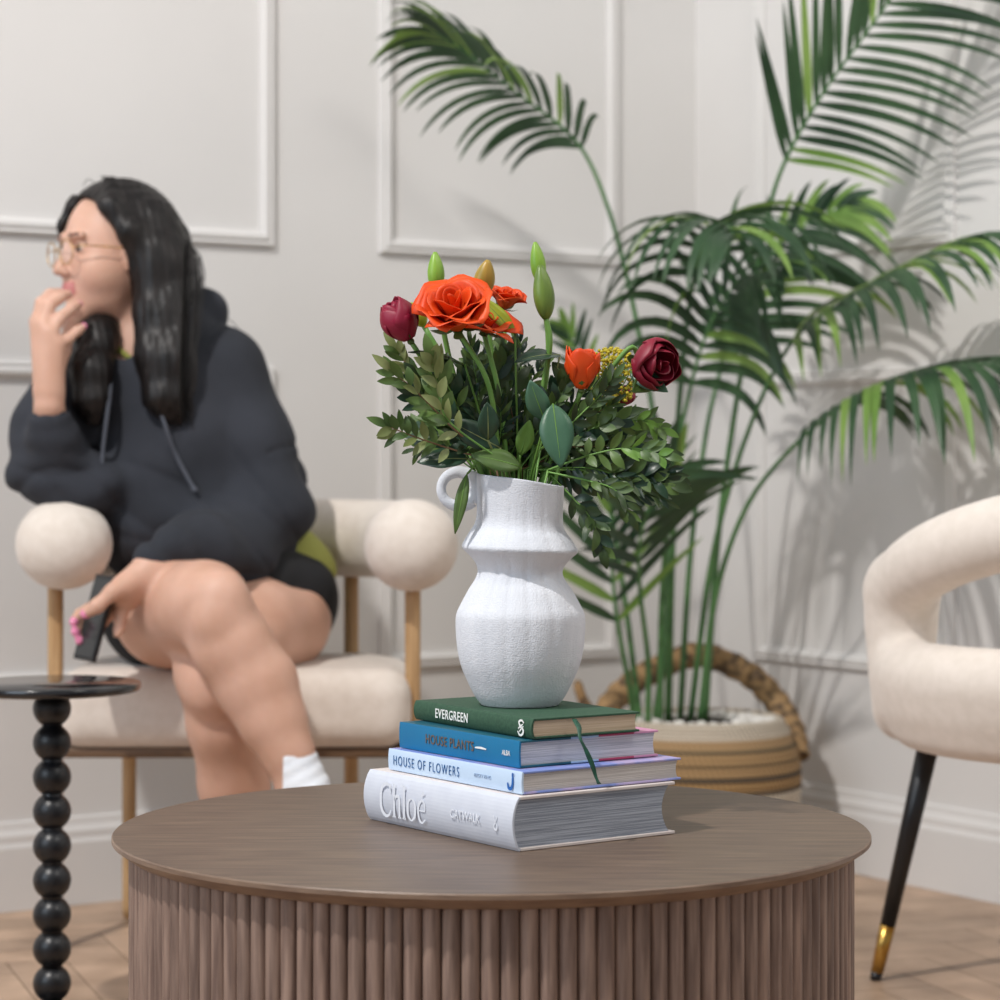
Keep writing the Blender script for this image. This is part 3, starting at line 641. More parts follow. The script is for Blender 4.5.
M_gold = mat('gold_wire', 'c9a36a', rough=.3, metal=1)
M_glass = mat('clear_lens', 'ffffff', rough=.03)
_n = M_glass.node_tree; _t = _n.nodes.new('ShaderNodeBsdfTransparent'); _m = _n.nodes.new('ShaderNodeMixShader'); _m.inputs[0].default_value = .06
_n.links.new(_t.outputs[0], _m.inputs[1]); _n.links.new(_n.nodes['Principled BSDF'].outputs[0], _m.inputs[2]); _n.links.new(_m.outputs[0], _n.nodes['Material Output'].inputs['Surface'])
pe = thing('person', (-.43, 4.0, .45), 'seated woman with long black hair and glasses, charcoal hoodie, hand raised to her mouth', 'person')
Cn = P(117, 253, 3.95); Fv = Vector((-.84, -.54, -.05)).normalized(); Lv = Vector((0,0,1)).cross(Fv).normalized(); Uv = Fv.cross(Lv).normalized()
RH = [tuple(Fv), tuple(Lv), tuple(Uv)]
HS = .955
def H(f, l, u): return Cn+(Fv*f+Lv*l+Uv*u)*HS
s = SDF((-.86,3.36,-.01), (-.22,4.2,1.26), .0042)
# pelvis, torso
s.chain([P(165,606,4.03),P(272,604,4.03)], [.085,.084], k=.03); s.chain([P(222,585,4.03),P(200,500,4.01),P(172,415,3.99)], [.11,.10,.10], k=.04)
s.chain([P(100,372,3.95),P(225,362,4.01)], [.05,.05], k=.04); s.chain([P(158,385,3.99),P(140,345,3.97)], [.08,.050], k=.03)
s.chain([P(140,352,3.975),P(124,300,3.972)], [.047,.046], k=.02)
# left leg (foot on the floor)
s.chain([P(272,606,4.03),P(276,620,3.96),P(248,627,3.88),P(213,672,3.715)], [.084,.082,.080,.056], k=.03)
s.chain([P(213,672,3.715),P(222,725,3.735),P(234,785,3.78),P(238,850,3.80),P(238,908,3.80)], [.055,.050,.052,.038,.031], k=.02)
s.ell(P(210,690,3.675), (.032,.03,.035), k=.03)
s.chain([P(238,915,3.80),P(230,945,3.72),P(222,957,3.60)], [.033,.03,.021], k=.02)
# right leg crossed over
s.chain([P(164,606,4.03),P(171,611,3.84),P(196,606,3.68)], [.088,.083,.068], k=.03)
s.chain([P(208,603,3.645),P(232,645,3.625),P(257,685,3.63),P(273,722,3.62),P(288,754,3.61),P(301,790,3.60)], [.063,.056,.058,.047,.036,.030], k=.02)
s.ell(P(222,600,3.60), (.036,.03,.04), k=.03); s.ell(P(212,622,3.585), (.026,.02,.026), k=.02)
s.chain([P(301,795,3.60),P(322,830,3.55),P(352,856,3.47)], [.034,.031,.02], k=.02)
# right arm and hand at the mouth
s.chain([P(78,385,3.94),P(52,466,3.87),P(49,405,3.795)], [.034,.034,.024], k=.02)
KN = {'i': P(37,322,3.80), 'm': P(43,325,3.79), 'r': P(51,333,3.787), 'p': P(58,345,3.79)}
wr = P(49,402,3.795)
for k2 in KN.values(): s.chain([wr+(k2-wr)*.18, k2], [.019,.0125], k=.012)
FT = [[KN['i'],P(41,303,3.81),P(50,294,3.835),P(61,292,3.865)], [KN['m'],P(49,306,3.80),P(60,298,3.83),P(69,294,3.862)], [KN['r'],P(60,318,3.795),P(71,309,3.82),P(79,304,3.845)], [KN['p'],P(68,339,3.80),P(77,331,3.812),P(84,326,3.825)]]
for ft, r_ in zip(FT, (.0095,.0098,.0095,.0085)): s.chain(ft, [r_+.0006, r_, r_-.0008, r_-.0022], k=.004)
s.chain([P(54,378,3.81),P(63,350,3.85),P(70,328,3.885),P(78,316,3.90)], [.015,.012,.0105,.008], k=.008)
# left arm and hand holding the phone
s.chain([P(228,365,4.0),P(264,520,3.95),P(200,548,3.80),P(150,569,3.70)], [.040,.036,.030,.023], k=.02)
wl = P(150,569,3.70)
s.chain([wl,P(124,588,3.675)], [.022,.021], k=.015); s.chain([wl,P(126,600,3.69)], [.020,.018], k=.015)
s.chain([P(136,577,3.685),P(113,592,3.655),P(97,606,3.645),P(85,614,3.645)], [.017,.0125,.0105,.008], k=.008)
FL = [[P(120,590,3.70),P(98,602,3.722),P(80,614,3.712),P(73,622,3.690)], [P(120,597,3.705),P(99,612,3.725),P(80,625,3.712),P(75,632,3.690)], [P(122,603,3.705),P(102,622,3.722),P(84,636,3.712),P(79,641,3.692)], [P(125,602,3.69),P(121,616,3.685),P(119,628,3.68),P(117,634,3.675)]]
for ft in FL: s.chain(ft, [.011,.0092,.0086,.0070], k=.005)
# head
def HE(f, l, u, r, k=.01, sub=False): s.ell(H(f,l,u), tuple(x*HS for x in r), k=k, R=RH, sub=sub)
HE(-.006,0,.018, (.094,.074,.095)); HE(.028,0,-.040, (.062,.056,.068), .03); HE(.042,0,-.078, (.044,.040,.030), .02)
HE(.080,0,-.100, (.016,.018,.014), .022)
for sd in (1,-1):
    HE(.052,sd*.036,-.034, (.030,.026,.030), .02); HE(.090,sd*.030,.008, (.013,.018,.011), .012, True); HE(.074,sd*.030,.006, (.0135,.0145,.0115), .003)
    HE(.0965,sd*.0105,-.033, (.0085,.0065,.007), .005); HE(.004,sd*.073,-.012, (.017,.008,.030), .004)
    s.chain([H(.082,sd*.048,.026),H(.090,sd*.018,.029)], [.005,.005], k=.012)
s.chain([H(.086,0,.014),H(.104,0,-.022)], [.0065,.0085], k=.010); HE(.107,0,-.029, (.0105,.0105,.0085), .006)
for u_, r_ in ((-.053,.0050),(-.0625,.0058)):
    s.chain([H(.080,.021,u_-.001),H(.0935,.007,u_),H(.0935,-.007,u_),H(.080,-.021,u_-.001)], [.003,r_,r_,.003], k=.004)
nails = [f_[-1] for f_ in FT+FL[:3]]+[P(85,614,3.645)]; nprev = [f_[-2] for f_ in FT+FL[:3]]+[P(97,606,3.645)]
def bodymat(c):
    q = (c-np.array(Cn))/HS; f = q@np.array(Fv); l = q@np.array(Lv); u = q@np.array(Uv); m = np.zeros(len(c), int)
    la = np.abs(l)
    m[(f > .078) & (la < .020) & (u < -.0485) & (u > -.0685)] = 1
    hd = (f > .072)
    m[hd & (((la-.031)/.0125)**2+((u-.005)/.0036)**2 < 1)] = 2
    m[hd & ((la-.032)**2+(u-.005)**2 < .0062**2)] = 3
    m[hd & (((la-.031)/.014)**2+((u-.0095)/.0030)**2 < 1)] = 3
    m[hd & (np.abs(la-.032) < .016) & (np.abs(u-.0300+.16*np.abs(la-.032)) < .0024)] = 5
    for a, b in zip(nails, nprev):
        a = np.array(a); b = np.array(b); d = (a-b)/np.linalg.norm(a-b); v = c-(a+d*.001)
        m[(np.linalg.norm(v, axis=1) < .0085) & (v@d > -.005)] = 4
    return m
s.mesh('body', [M_skin, M_lip, M_eyew, M_eyed, M_nail, mat('eyebrow', '5e433a', rough=.8)], pe, matfn=bodymat, smooth_it=1)
# hair
s = SDF((-.76,3.74,.80), (-.50,4.12,1.26), .0032)
s.ell(H(-.010,0,.024), (.100,.083,.098), R=RH)
s.ell(H(.098,.004,-.052), (.114,.125,.146), k=.006, R=RH, sub=True)
s.chain([H(.050,-.052,.092),H(.072,-.060,.050),H(.066,-.068,.005)], [.011,.008,.005], k=.008)
s.chain([H(.02,.03,.115),H(.035,.062,.075),H(.012,.082,.03),H(-.010,.084,-.03)], [.010,.015,.018,.020], k=.015)
s.chain([P(150,226,3.93),P(162,265,3.92),P(168,315,3.91),P(174,362,3.885),P(182,398,3.875),P(186,412,3.875)], [.046,.048,.050,.048,.036,.022], k=.02)
s.chain([P(152,250,3.90),P(152,310,3.885),P(153,355,3.868),P(162,398,3.86),P(168,414,3.86)], [.030,.026,.028,.028,.014], k=.015)
s.chain([P(150,250,4.01),P(165,310,4.03),P(185,350,4.02)], [.07,.065,.045], k=.02)
s.chain([P(106,305,3.98),P(97,338,3.91),P(91,372,3.868),P(92,400,3.86),P(95,418,3.86)], [.03,.034,.033,.028,.014], k=.015)
s.disp(lambda X, Y, Z: .0008*np.sin(430*X+260*Y+14*Z+2*np.sin(6*Z))+.0007*np.sin(250*X-330*Y+20*Z))
hr = s.mesh('hair', M_hair, pe, smooth_it=1)
mb = MB(); rn = random.Random(8)
for i in range(90):
    a = rn.uniform(0, 1); x0 = 138+62*a
    p = [P(118+50*a+rn.uniform(-5,5), 200+rn.uniform(-12,14)+26*a, 3.90+.03*a), P(x0+2, 262+rn.uniform(-4,4), 3.866+.045*a), P(x0+rn.uniform(-3,3), 325, 3.852+.04*a), P(x0*.75+45+rn.uniform(-5,5), 375+rn.uniform(0,10), 3.832+.04*a), P(x0*.45+100+rn.uniform(-6,9), 412+rn.uniform(-8,18), 3.85+.02*a)]
    mb.tube(catmull(p, 14), [.0013]*12+[.0009,.0004], 4, caps=False)
for i in range(26):
    a = rn.uniform(.1, 1); q = H(.05-.12*a, rn.uniform(-.05,.05), .118-.04*a*a)
    mb.tube(catmull([q, q+Vector((rn.uniform(-.01,.02),0,rn.uniform(.004,.012))), q+Vector((rn.uniform(.01,.045),0,rn.uniform(-.006,.008)))], 7), .0007, 4, caps=False)
mb.tube(catmull([P(200,330,4.0),P(225,318,4.0),P(243,335,4.0),P(252,350,4.0)], 14), .0006, 4, caps=False)
mb.build('loose_strands', M_hair, hr)
# hoodie
s = SDF((-.87,3.58,.55), (-.22,4.2,1.08), .0045)
s.chain([P(98,385,3.955),P(212,372,4.0)], [.070,.072], k=.04)
s.chain([P(165,400,3.98),P(178,450,3.99),P(200,510,4.0),P(214,548,4.02)], [.105,.115,.118,.120], k=.05)
s.chain([P(130,440,3.97),P(150,520,3.975),P(172,560,3.985)], [.075,.085,.075], k=.05)
s.chain([P(222,372,4.01),P(248,445,3.985),P(264,508,3.95)], [.066,.068,.070], k=.03)      # left upper sleeve
s.chain([P(266,512,3.945),P(238,548,3.88),P(205,548,3.80),P(178,556,3.745)], [.070,.058,.050,.042], k=.03)
s.chain([P(176,556,3.74),P(157,564,3.712)], [.038,.032], k=.008)
s.ell(P(286,484,4.04), (.035,.03,.045), k=.03); s.chain([P(240,555,3.98),P(270,565,3.98)], [.06,.058], k=.03)
s.chain([P(72,385,3.93),P(50,430,3.90),P(42,465,3.875)], [.060,.057,.052], k=.03)          # right upper sleeve
s.chain([P(42,466,3.87),P(68,478,3.86),P(90,478,3.87)], [.048,.050,.045], k=.03)
s.chain([P(58,470,3.845),P(54,440,3.825)], [.050,.044], k=.02); s.chain([P(53,440,3.82),P(50,421,3.81)], [.038,.0345], k=.006)
s.chain([P(50,425,3.81),P(48,395,3.80)], [.0255,.0275], k=.003, sub=True)
# hood and collar
s.chain([P(118,360,3.93),P(150,350,3.92),P(185,332,3.97),P(203,312,4.04),P(192,305,4.08)], [.022,.024,.032,.036,.034], k=.02)
s.chain([P(112,352,3.95),P(104,340,3.99)], [.022,.02], k=.02)
s.chain([P(128,352,3.93),P(122,300,3.93)], [.030,.052], k=.01, sub=True)
def crease(q, sharp=3.0): return (1-np.abs(np.sin(q)))**sharp
def folds(X, Y, Z):
    w1 = 1.6*np.sin(9*X+4*Y)+1.2*np.sin(11*Z+3*X); low = np.clip((.90-Z)/.16, .12, 1)
    lf = np.clip((-.60-X)/.05, 0, 1)*np.clip((.80-Z)/.04, 0, 1)            # right sleeve bunched on the arm rest
    fr = np.clip((.76-Z)/.05, 0, 1)*np.clip((3.93-Y)/.08, 0, 1)           # left forearm
    a = .0055*np.sin(17*Z+10*X+w1)*low+.0035*np.sin(31*Z-24*X+w1*1.6)*low+.004*crease(11*Z+13*X+w1*1.3, 5)*low
    b = .008*crease(34*Z-10*X+1.5*np.sin(20*X), 1.6)*lf+.007*crease(26*X+34*Z+1.2*np.sin(14*X+9*Y), 1.6)*fr
    c_ = .004*np.sin(15*X-7*Z+2*np.sin(5*Z))*(1-low*.5)
    seam = .004*np.exp(-((Z-(.79+.35*(X+.36)))/.004)**2)*(X > -.375)*(X < -.27)*(Y < 4.02)
    cuff = np.clip((X+.66)/.02, 0, 1)+np.clip((.805-Z)/.02, 0, 1)
    return (a+b+c_+seam-.001)*np.clip(cuff, 0, 1)
s.disp(folds)
ho = s.mesh('hoodie', M_hood, pe, smooth_it=1)
M_cord = mat('drawstring_cord', '4c505a', rough=.8)
for cp in ([P(112,362,3.88),P(109,400,3.85),P(103,450,3.85),P(101,490,3.845),P(99,503,3.845)], [P(152,385,3.86),P(165,425,3.845),P(176,455,3.86),P(190,482,3.862),P(196,492,3.862)]):
    mb = MB(); mb.tube(catmull(cp, 20), [.0032]*17+[.0045,.0045,.004], 10); mb.build('drawstring', M_cord, ho)
# shirt, shorts, socks
s = SDF((-.56,3.8,.50), (-.2,4.2,.72), .0045)
s.chain([P(222,570,4.035),P(254,578,4.04)], [.122,.118], k=.03); s.ell(P(303,568,4.02), (.052,.06,.052), k=.03)
s.disp(lambda X, Y, Z: .003*np.sin(90*Z+40*X)); s.mesh('t_shirt', M_green, pe, smooth_it=2)
mb = MB(); mb.tube(catmull([P(112,342,3.92),P(122,352,3.912),P(134,360,3.91),P(142,356,3.912)], 12), .005, 10); mb.build('shirt_collar', M_green, pe)
s = SDF((-.66,3.72,.42), (-.2,4.2,.68), .0045)
s.chain([P(166,607,4.03),P(280,602,4.035)], [.094,.096], k=.03)
s.chain([P(288,597,3.985),P(262,588,3.93)], [.081,.070], k=.02)
s.chain([P(166,608,4.03),P(158,612,3.93)], [.097,.092], k=.02)
s.mesh('shorts', M_short, pe, smooth_it=2)
s = SDF((-.32,3.40,.10), (-.15,3.68,.40), .004)
s.chain([P(289,768,3.61),P(301,793,3.60)], [.046,.043], k=.01); s.chain([P(301,795,3.60),P(322,830,3.55),P(352,856,3.47)], [.038,.035,.024], k=.02)
s.disp(lambda X, Y, Z: .0012*np.sin(300*Z-150*X)*(Z > .28)); s.mesh('sock', M_sock, pe, smooth_it=1)
s = SDF((-.48,3.52,-.01), (-.34,3.88,.2), .004)
s.chain([P(238,865,3.80),P(238,915,3.80)], [.038,.038], k=.02); s.chain([P(238,915,3.80),P(230,943,3.72),P(222,954,3.60)], [.038,.034,.0235], k=.02)
s.mesh('sock', M_sock, pe, smooth_it=1)
# glasses
gl = thing('glasses', H(.1,0,0), 'thin round gold wire glasses worn by the seated woman', 'glasses')
for sd in (1,-1):
    c = H(.105,sd*.031,.000); ax1 = (Lv*.97-Fv*sd*.10).normalized(); pts = [c+ax1*(.0215*math.cos(2*math.pi*i/32))+Uv*(.0195*math.sin(2*math.pi*i/32)) for i in range(33)]
    mb = MB(); mb.tube(pts, .0011, 8, caps=False); mb.build('rim', M_gold, gl)
    mb = MB(); mb.add(pts[:32], [tuple(range(32))]); lo_ = mb.build('lens', M_glass, gl, smooth=False); so = lo_.modifiers.new('thickness','SOLIDIFY'); so.thickness = .0012
    mb = MB(); mb.tube(catmull([H(.101,sd*.052,.006),H(.085,sd*.068,.008),H(.04,sd*.080,.004),H(0,sd*.083,.0)], 14), .0012, 8); mb.build('temple', M_gold, gl)
mb = MB(); mb.tube(catmull([H(.107,.0105,.004),H(.111,0,.008),H(.107,-.0105,.004)], 8), .001, 8); mb.build('bridge', M_gold, gl)
er = MB(); er.sphere(P(143,279,3.868), .0032, 12, 8); er.build('earring', mat('silver_metal', 'd8d8d8', rough=.2, metal=1), label='tiny silver earring on the seated woman beside her hair', cat='earring')
# phone
pc = P(96,618,3.690); ax = (P(106,575,3.70)-P(84,655,3.68)).normalized(); wx = Vector((.035,-.03,.012)); wx = (wx-ax*wx.dot(ax)).normalized(); nz_ = wx.cross(ax).normalized()
Mp = Matrix(((wx.x,ax.x,nz_.x,pc.x),(wx.y,ax.y,nz_.y,pc.y),(wx.z,ax.z,nz_.z,pc.z),(0,0,0,1)))
ph = thing('phone', pc, 'black mobile phone held low in the seated woman\'s left hand', 'phone')
mb = MB(); mb.box((-.026,-.066,-.004), (.026,.066,.004), Mp); mb.build('phone_case', M_legblack, ph, smooth=False, bevel=.002)
M_scr = mat('phone_glass', '2f3132', rough=.08); sg_ = 1
for sg_ in (1,):
    mb = MB(); mb.box((-.023,-.060,.0041), (.023,.060,.0046), Mp); mb.build('screen', M_scr, ph, smooth=False)
# ---------------- bouquet ----------------
M_st = mat('flower_stem', '5d8a3c', '6f9a48', rough=.5, scale=30); M_tw = mat('brown_twig', '6b4f36', '7c6044', rough=.7, scale=30)
M_lf = [mat('deep_leaf', '1b3324', '284530', rough=.35, scale=30, trans=.12), mat('mid_leaf', '46602f', '5b7638', rough=.45, scale=25, trans=.2), mat('olive_leaf', '6b7842', '8b9460', rough=.5, scale=25, trans=.2), mat('bluegreen_leaf', '345a44', '466c52', rough=.4, scale=30, trans=.1), mat('fresh_leaf', '5f8a38', '77a048', rough=.45, scale=25, trans=.25), mat('dark_olive_leaf', '263a1e', '3d5228', rough=.45, scale=25, trans=.15)]  # the last is a dark olive green, mostly for filler sprigs
M_or = mat('orange_petal', 'e8480e', 'f2601c', rough=.5, scale=18, trans=.25); M_rd = mat('crimson_petal', '6e0a22', '8e1230', rough=.5, scale=20, trans=.15); M_mg = mat('magenta_red_petal', '86102f', 'a01840', rough=.5, scale=20, trans=.15)
M_bud = mat('green_bud', '6f9a2c', '86ad3c', rough=.4, scale=30, stretch=(3,3,.5)); M_budd = mat('dark_green_bud', '55702a', '6d8636', rough=.4, scale=30, stretch=(3,3,.5)); M_budb = mat('bronze_bud', '8a7a28', 'b08a38', rough=.4, scale=30, stretch=(3,3,.5)); M_yel = mat('goldenrod_bloom', 'a89a20', 'c8b62c', rough=.7, scale=90); M_lime = mat('lime_petal', 'a8b32c', '93a52e', rough=.45, scale=20, trans=.2)
MOUTH = Vector((VX, VY, VZ+.212)); FL_ = Vector((VX, VY, VZ+.09))
def frame_of(ax, ref=Vector((0,-1,0))):
    z = Vector(ax).normalized(); x = ref.cross(z)
    if x.length < .05: x = Vector((1,0,0)).cross(z)
    x.normalize(); y = z.cross(x); return Matrix(((x.x,y.x,z.x),(x.y,y.y,z.y),(x.z,y.z,z.z)))
def stem_to(mb, tip, rad=.0022, mi=0, via=None, twist=0):
    k = random.Random(int(tip[0]*9e4)+int(tip[2]*7e4)); dx = max(-.030, min(.030, (tip[0]-VX)*.28)); dy = max(-.028, min(.028, (tip[1]-VY)*.35))
    m = MOUTH+Vector((dx, dy, 0)); b = FL_+Vector((-dx*.4, -dy*.4, 0)); pts = [b, m]
    if via: pts += via
    pts.append(Vector(tip)); mb.tube(catmull(pts, 22), rad, 8, mi=mi)
def petal(mb, M, c, az, hw, h, r0, r1, curl, mi=0, nu=11, nv=12, wav=0, lean=0, point=0, seed=0, egg=0):
    vs = []
    for j in range(nv+1):
        v = j/nv
        for i in range(nu):
            u = -1+2*i/(nu-1); wv = hw*(math.sin(math.pi*min(.5, .10+v*.62))**.8)*(1-(.25*max(0,v-.75)/.25))
            r = r0+(r1-r0)*v**1.1+curl*max(0, v-.6)**2*6*(.5+.5*abs(u))+wav*math.sin(7*u+seed)*v*v
            if egg: r = r1*1.12*math.sin(math.pi*(.10+egg*v))*(1+.05*u*u)+wav*math.sin(5*u+seed)*v*v
            z = h*v*(1-.22*u*u*v)+point*(1-abs(u))*v**4-abs(curl)*.6*max(0,v-.8)**2*8
            a = az+u*wv; vs.append(c+M@Vector((r*math.cos(a), r*math.sin(a), z)))
    mb.add(vs, [(j*nu+i, j*nu+i+1, (j+1)*nu+i+1, (j+1)*nu+i) for j in range(nv) for i in range(nu-1)], mi)
def solid(o, t=.0006):
    m = o.modifiers.new('thickness', 'SOLIDIFY'); m.thickness = t; m.offset = 0; return o
def leafsurf(mb, b, t, width, up, mi=0, fold=.18, bend=.12, nv=10, shape=1.0, wavy=0):
    b = Vector(b); t = Vector(t); ax = t-b; L = ax.length; ax.normalize(); sdv = ax.cross(Vector(up)).normalized(); nn = sdv.cross(ax).normalized(); vs = []
    for j in range(nv+1):
        v = j/nv; wv = width*.5*(math.sin(math.pi*v**shape)**.85 if 0 < v < 1 else 0)+.0003
        c = b+ax*L*v+nn*(bend*L*math.sin(math.pi*v))
        for u in (-1,-.5,0,.5,1): vs.append(c+sdv*wv*u+nn*(fold*abs(u)*wv+wavy*math.sin(v*14+u*3)*abs(u)))
    mb.add(vs, [(5*j+i, 5*j+i+1, 5*j+i+6, 5*j+i+5) for j in range(nv) for i in range(4)], mi)
def rose(center, ax, R, Hh, mpet, label, openness=1, layers=4, group=None, via=None, outer=0, seed=0, stem=True, egg=0):
    rn = random.Random(seed); t = thing('rose', center, label, 'flower', group); M = frame_of(ax); c = Vector(center)-M@Vector((0,0,Hh*.45)); mb = MB()
    # tight spiral heart
    for k in range(3): petal(mb, M, c, k*2.1+seed, 1.9, Hh*(.92-.02*k), R*.05, R*(.16+.07*k), 0, seed=k)
    for ly in range(layers):
        f = (ly+1)/layers; n = 3 if ly < 2 else 4 if ly < 3 else 5
        for k in range(n):
            petal(mb, M, c, (k+ly*.5)*2*math.pi/n+rn.uniform(-.15,.15)+seed, 1.25-.35*f*openness+.15, Hh*(.94-.28*f*openness)*rn.uniform(.95,1.05), R*(.08+.16*f), R*(.36+.64*f*openness if openness > .6 else .34+.40*f), R*.34*f*openness, wav=R*.05*f, seed=rn.random()*6, point=R*.16*f*rn.uniform(.3,1.5), egg=egg)
    solid(mb.build('petals', mpet, t, loc=c), .0006)
    mb = MB(); 
    for k in range(5):
        a = k*2*math.pi/5+.3; d = M@Vector((math.cos(a), math.sin(a), .2 if openness > .6 else 1.0)); leafsurf(mb, c+M@Vector((0,0,-.001)), c+d.normalized()*R*.85, R*.28, M@Vector((0,0,1)), 0, bend=-.15)
    mb.sphere(c-M@Vector((0,0,R*.12)), R*.16, 14, 8); mb.build('sepals', M_lf[1], t)
    if stem:
        mb = MB(); stem_to(mb, c-M@Vector((0,0,R*.15)), .0026, via=via); mb.build('stem', M_st, t)
    return t
rose(P(455,309,2.48), (-.10,-.66,.75), .035, .050, M_or, 'large open orange rose at the upper left of the bouquet', seed=1, via=[P(490,390,2.50)], layers=4, openness=.9)
rose(P(488,322,2.515), (.30,-.45,.80), .030, .020, M_or, 'flattened orange bloom tucked under the right side of the large orange rose', seed=5, layers=2, via=[P(500,400,2.52)])
rose(P(506,298,2.60), (.25,-.3,.9), .020, .024, M_or, 'small orange bloom peeping out behind the yellow-green leaf', openness=.8, seed=7, layers=3)
rose(P(582,369,2.50), (.02,-.16,1), .0215, .044, M_or, 'closed orange rosebud in front of the yellow goldenrod', openness=.3, layers=3, seed=3, via=[P(560,440,2.53)], egg=.50)
rose(P(400,321,2.50), (-.45,-.15,.85), .0235, .046, M_mg, 'magenta red rosebud at the far left of the bouquet', openness=.25, layers=3, seed=4, via=[P(455,410,2.53)], egg=.66)
rose(P(654,364,2.50), (.50,-.70,-.12), .029, .044, M_rd, 'dark crimson rose drooping on a bent stem at the right of the bouquet', openness=.7, layers=3, seed=6, via=[P(575,420,2.52),P(612,368,2.515),P(632,347,2.51)], egg=.56)
rose(P(624,396,2.60), (.2,-.3,.9), .014, .022, M_rd, 'small crimson bud half hidden behind the goldenrod', openness=.2, layers=2, seed=9, egg=.66)
def lily_bud(base, tip, r, m, label, via=None, stem_m=None):
    base = Vector(base); tip = Vector(tip); t = thing('lily_bud', base, label, 'flower bud'); ax = tip-base; L = ax.length; M = frame_of(ax); mb = MB(); vs = []; nr_ = 24; ns = 16
    for j in range(ns+1):
        v = j/ns; rr = r*(math.sin(math.pi*(.05+.92*v**.92))**.70)*(1-.15*v)+.0002
        for k in range(nr_):
            a = 2*math.pi*k/nr_; g_ = 1-.13*abs(math.cos(1.5*a))**6
            vs.append(base+M@Vector((rr*g_*math.cos(a), rr*g_*math.sin(a), L*v)))
    mb.add(vs, [(j*nr_+k, j*nr_+(k+1)%nr_, (j+1)*nr_+(k+1)%nr_, (j+1)*nr_+k) for j in range(ns) for k in range(nr_)]+[tuple(range(nr_-1,-1,-1)), tuple(ns*nr_+k for k in range(nr_))]); mb.build('bud', m, t)
    mb = MB(); stem_to(mb, base+M@Vector((0,0,.001)), .0028, via=via); mb.build('stem', M_st, t)
lily_bud(P(436,291,2.54), P(435,252,2.54), .0098, M_bud, 'upright bright green lily bud at the top left behind the orange rose', via=[P(455,380,2.55)])
lily_bud(P(480,297,2.56), P(488,260,2.55), .0125, M_budb, 'bronze-tinged lily bud leaning right above the orange rose', via=[P(495,370,2.56)])
lily_bud(P(540,283,2.57), P(535,242,2.57), .0090, M_bud, 'tallest light green lily bud, the rear one of the pair', via=[P(548,360,2.56)])
lily_bud(P(546,319,2.52), P(540,265,2.52), .0122, M_budd, 'dark green lily bud in front of the tall light green bud', via=[P(541,400,2.53),P(550,345,2.52)])
lily_bud(P(424,326,2.56), P(410,303,2.56), .0095, M_lime, 'small yellow-green bud between the magenta bud and the orange rose', via=[P(465,400,2.55)])
def leaf_thing(name, b, t_, width, mi, label, up=(0,-1,.2), via=None, group=None, shape=.85, fold=.15, bend=.05, cat='leaf', stem=True, m=None):
    t = thing(name, Vector(b), label, cat, group); mb = MB(); leafsurf(mb, b, t_, width, up, 0, shape=shape, fold=fold, bend=bend, nv=14, wavy=.0005); solid(mb.build('blade', m or M_lf[mi], t), .0005)
    mb = MB(); b = Vector(b); tt = Vector(t_); ax = (tt-b); L = ax.length; sdv = ax.normalized().cross(Vector(up)).normalized(); nn = sdv.cross(ax.normalized()).normalized()
    mb.tube([b+ax*v+nn*(bend*L*math.sin(math.pi*v)) for v in (0,.2,.4,.6,.8,.97)], [.0009,.0008,.0007,.0005,.0004,.0002], 6)
    if stem: stem_to(mb, b, .0011, via=via)
    mb.build('midrib', M_lf[4] if mi != 0 else M_lf[2], t)
leaf_thing('broad_leaf', P(553,404,2.475), P(561,468,2.462), .034, 3, 'big blue-green oval leaf hanging in front near the vase rim', fold=.1, via=[P(545,430,2.50)])
leaf_thing('broad_leaf', P(468,459,2.485), P(417,462,2.49), .025, 0, 'dark glossy leaf pointing left just above the vase handle', up=(0,-.8,.6), via=[P(485,462,2.49)])
leaf_thing('broad_leaf', P(521,467,2.48), P(471,455,2.475), .024, 1, 'matt mid-green leaf lying along the vase rim', up=(0,-.9,.45))
leaf_thing('broad_leaf', P(467,474,2.49), P(455,534,2.485), .0125, 1, 'narrow green leaf hanging down through the vase handle', up=(-.1,-1,0), via=[P(482,463,2.49)])
leaf_thing('broad_leaf', P(500,448,2.485), P(447,420,2.49), .026, 0, 'near-black green leaf in the left middle of the bouquet', up=(0,-1,.1))
leaf_thing('broad_leaf', P(488,440,2.475), P(487,402,2.47), .022, 0, 'dark shiny upright leaf at the centre left of the bouquet', up=(.3,-1,.1))
leaf_thing('broad_leaf', P(545,420,2.49), P(530,380,2.48), .024, 3, 'dark bluish leaf standing above the big oval leaf', up=(-.3,-1,.1))
leaf_thing('broad_leaf', P(520,455,2.50), P(530,420,2.50), .018, 4, 'light green leaf between the middle stems', up=(.2,-1,.1))
leaf_thing('broad_leaf', P(655,372,2.53), P(632,392,2.50), .024, 1, 'grey-green leaf behind the drooping crimson rose', up=(.2,-1,0), stem=False)
leaf_thing('broad_leaf', P(630,372,2.515), P(668,392,2.50), .020, 3, 'green leaf cupping the drooping crimson rose from below', up=(.1,-1,.3), stem=False)
leaf_thing('broad_leaf', P(515,334,2.52), P(478,296,2.52), .016, 4, 'long yellow-green leaf curving beside the large orange rose', up=(.3,-1,.2), m=M_lime)
leaf_thing('broad_leaf', P(560,355,2.53), P(515,362,2.49), .022, 0, 'dark leaf in the middle beneath the lily buds', up=(0,-.6,.8))
leaf_thing('broad_leaf', P(572,385,2.53), P(552,362,2.53), .018, 5, 'small rounded leaf beside the lily stem', up=(0,-1,.2))
leaf_thing('broad_leaf', P(465,365,2.52), P(408,352,2.50), .012, 5, 'thin leaf pointing left beneath the magenta bud', up=(0,-.5,.9))
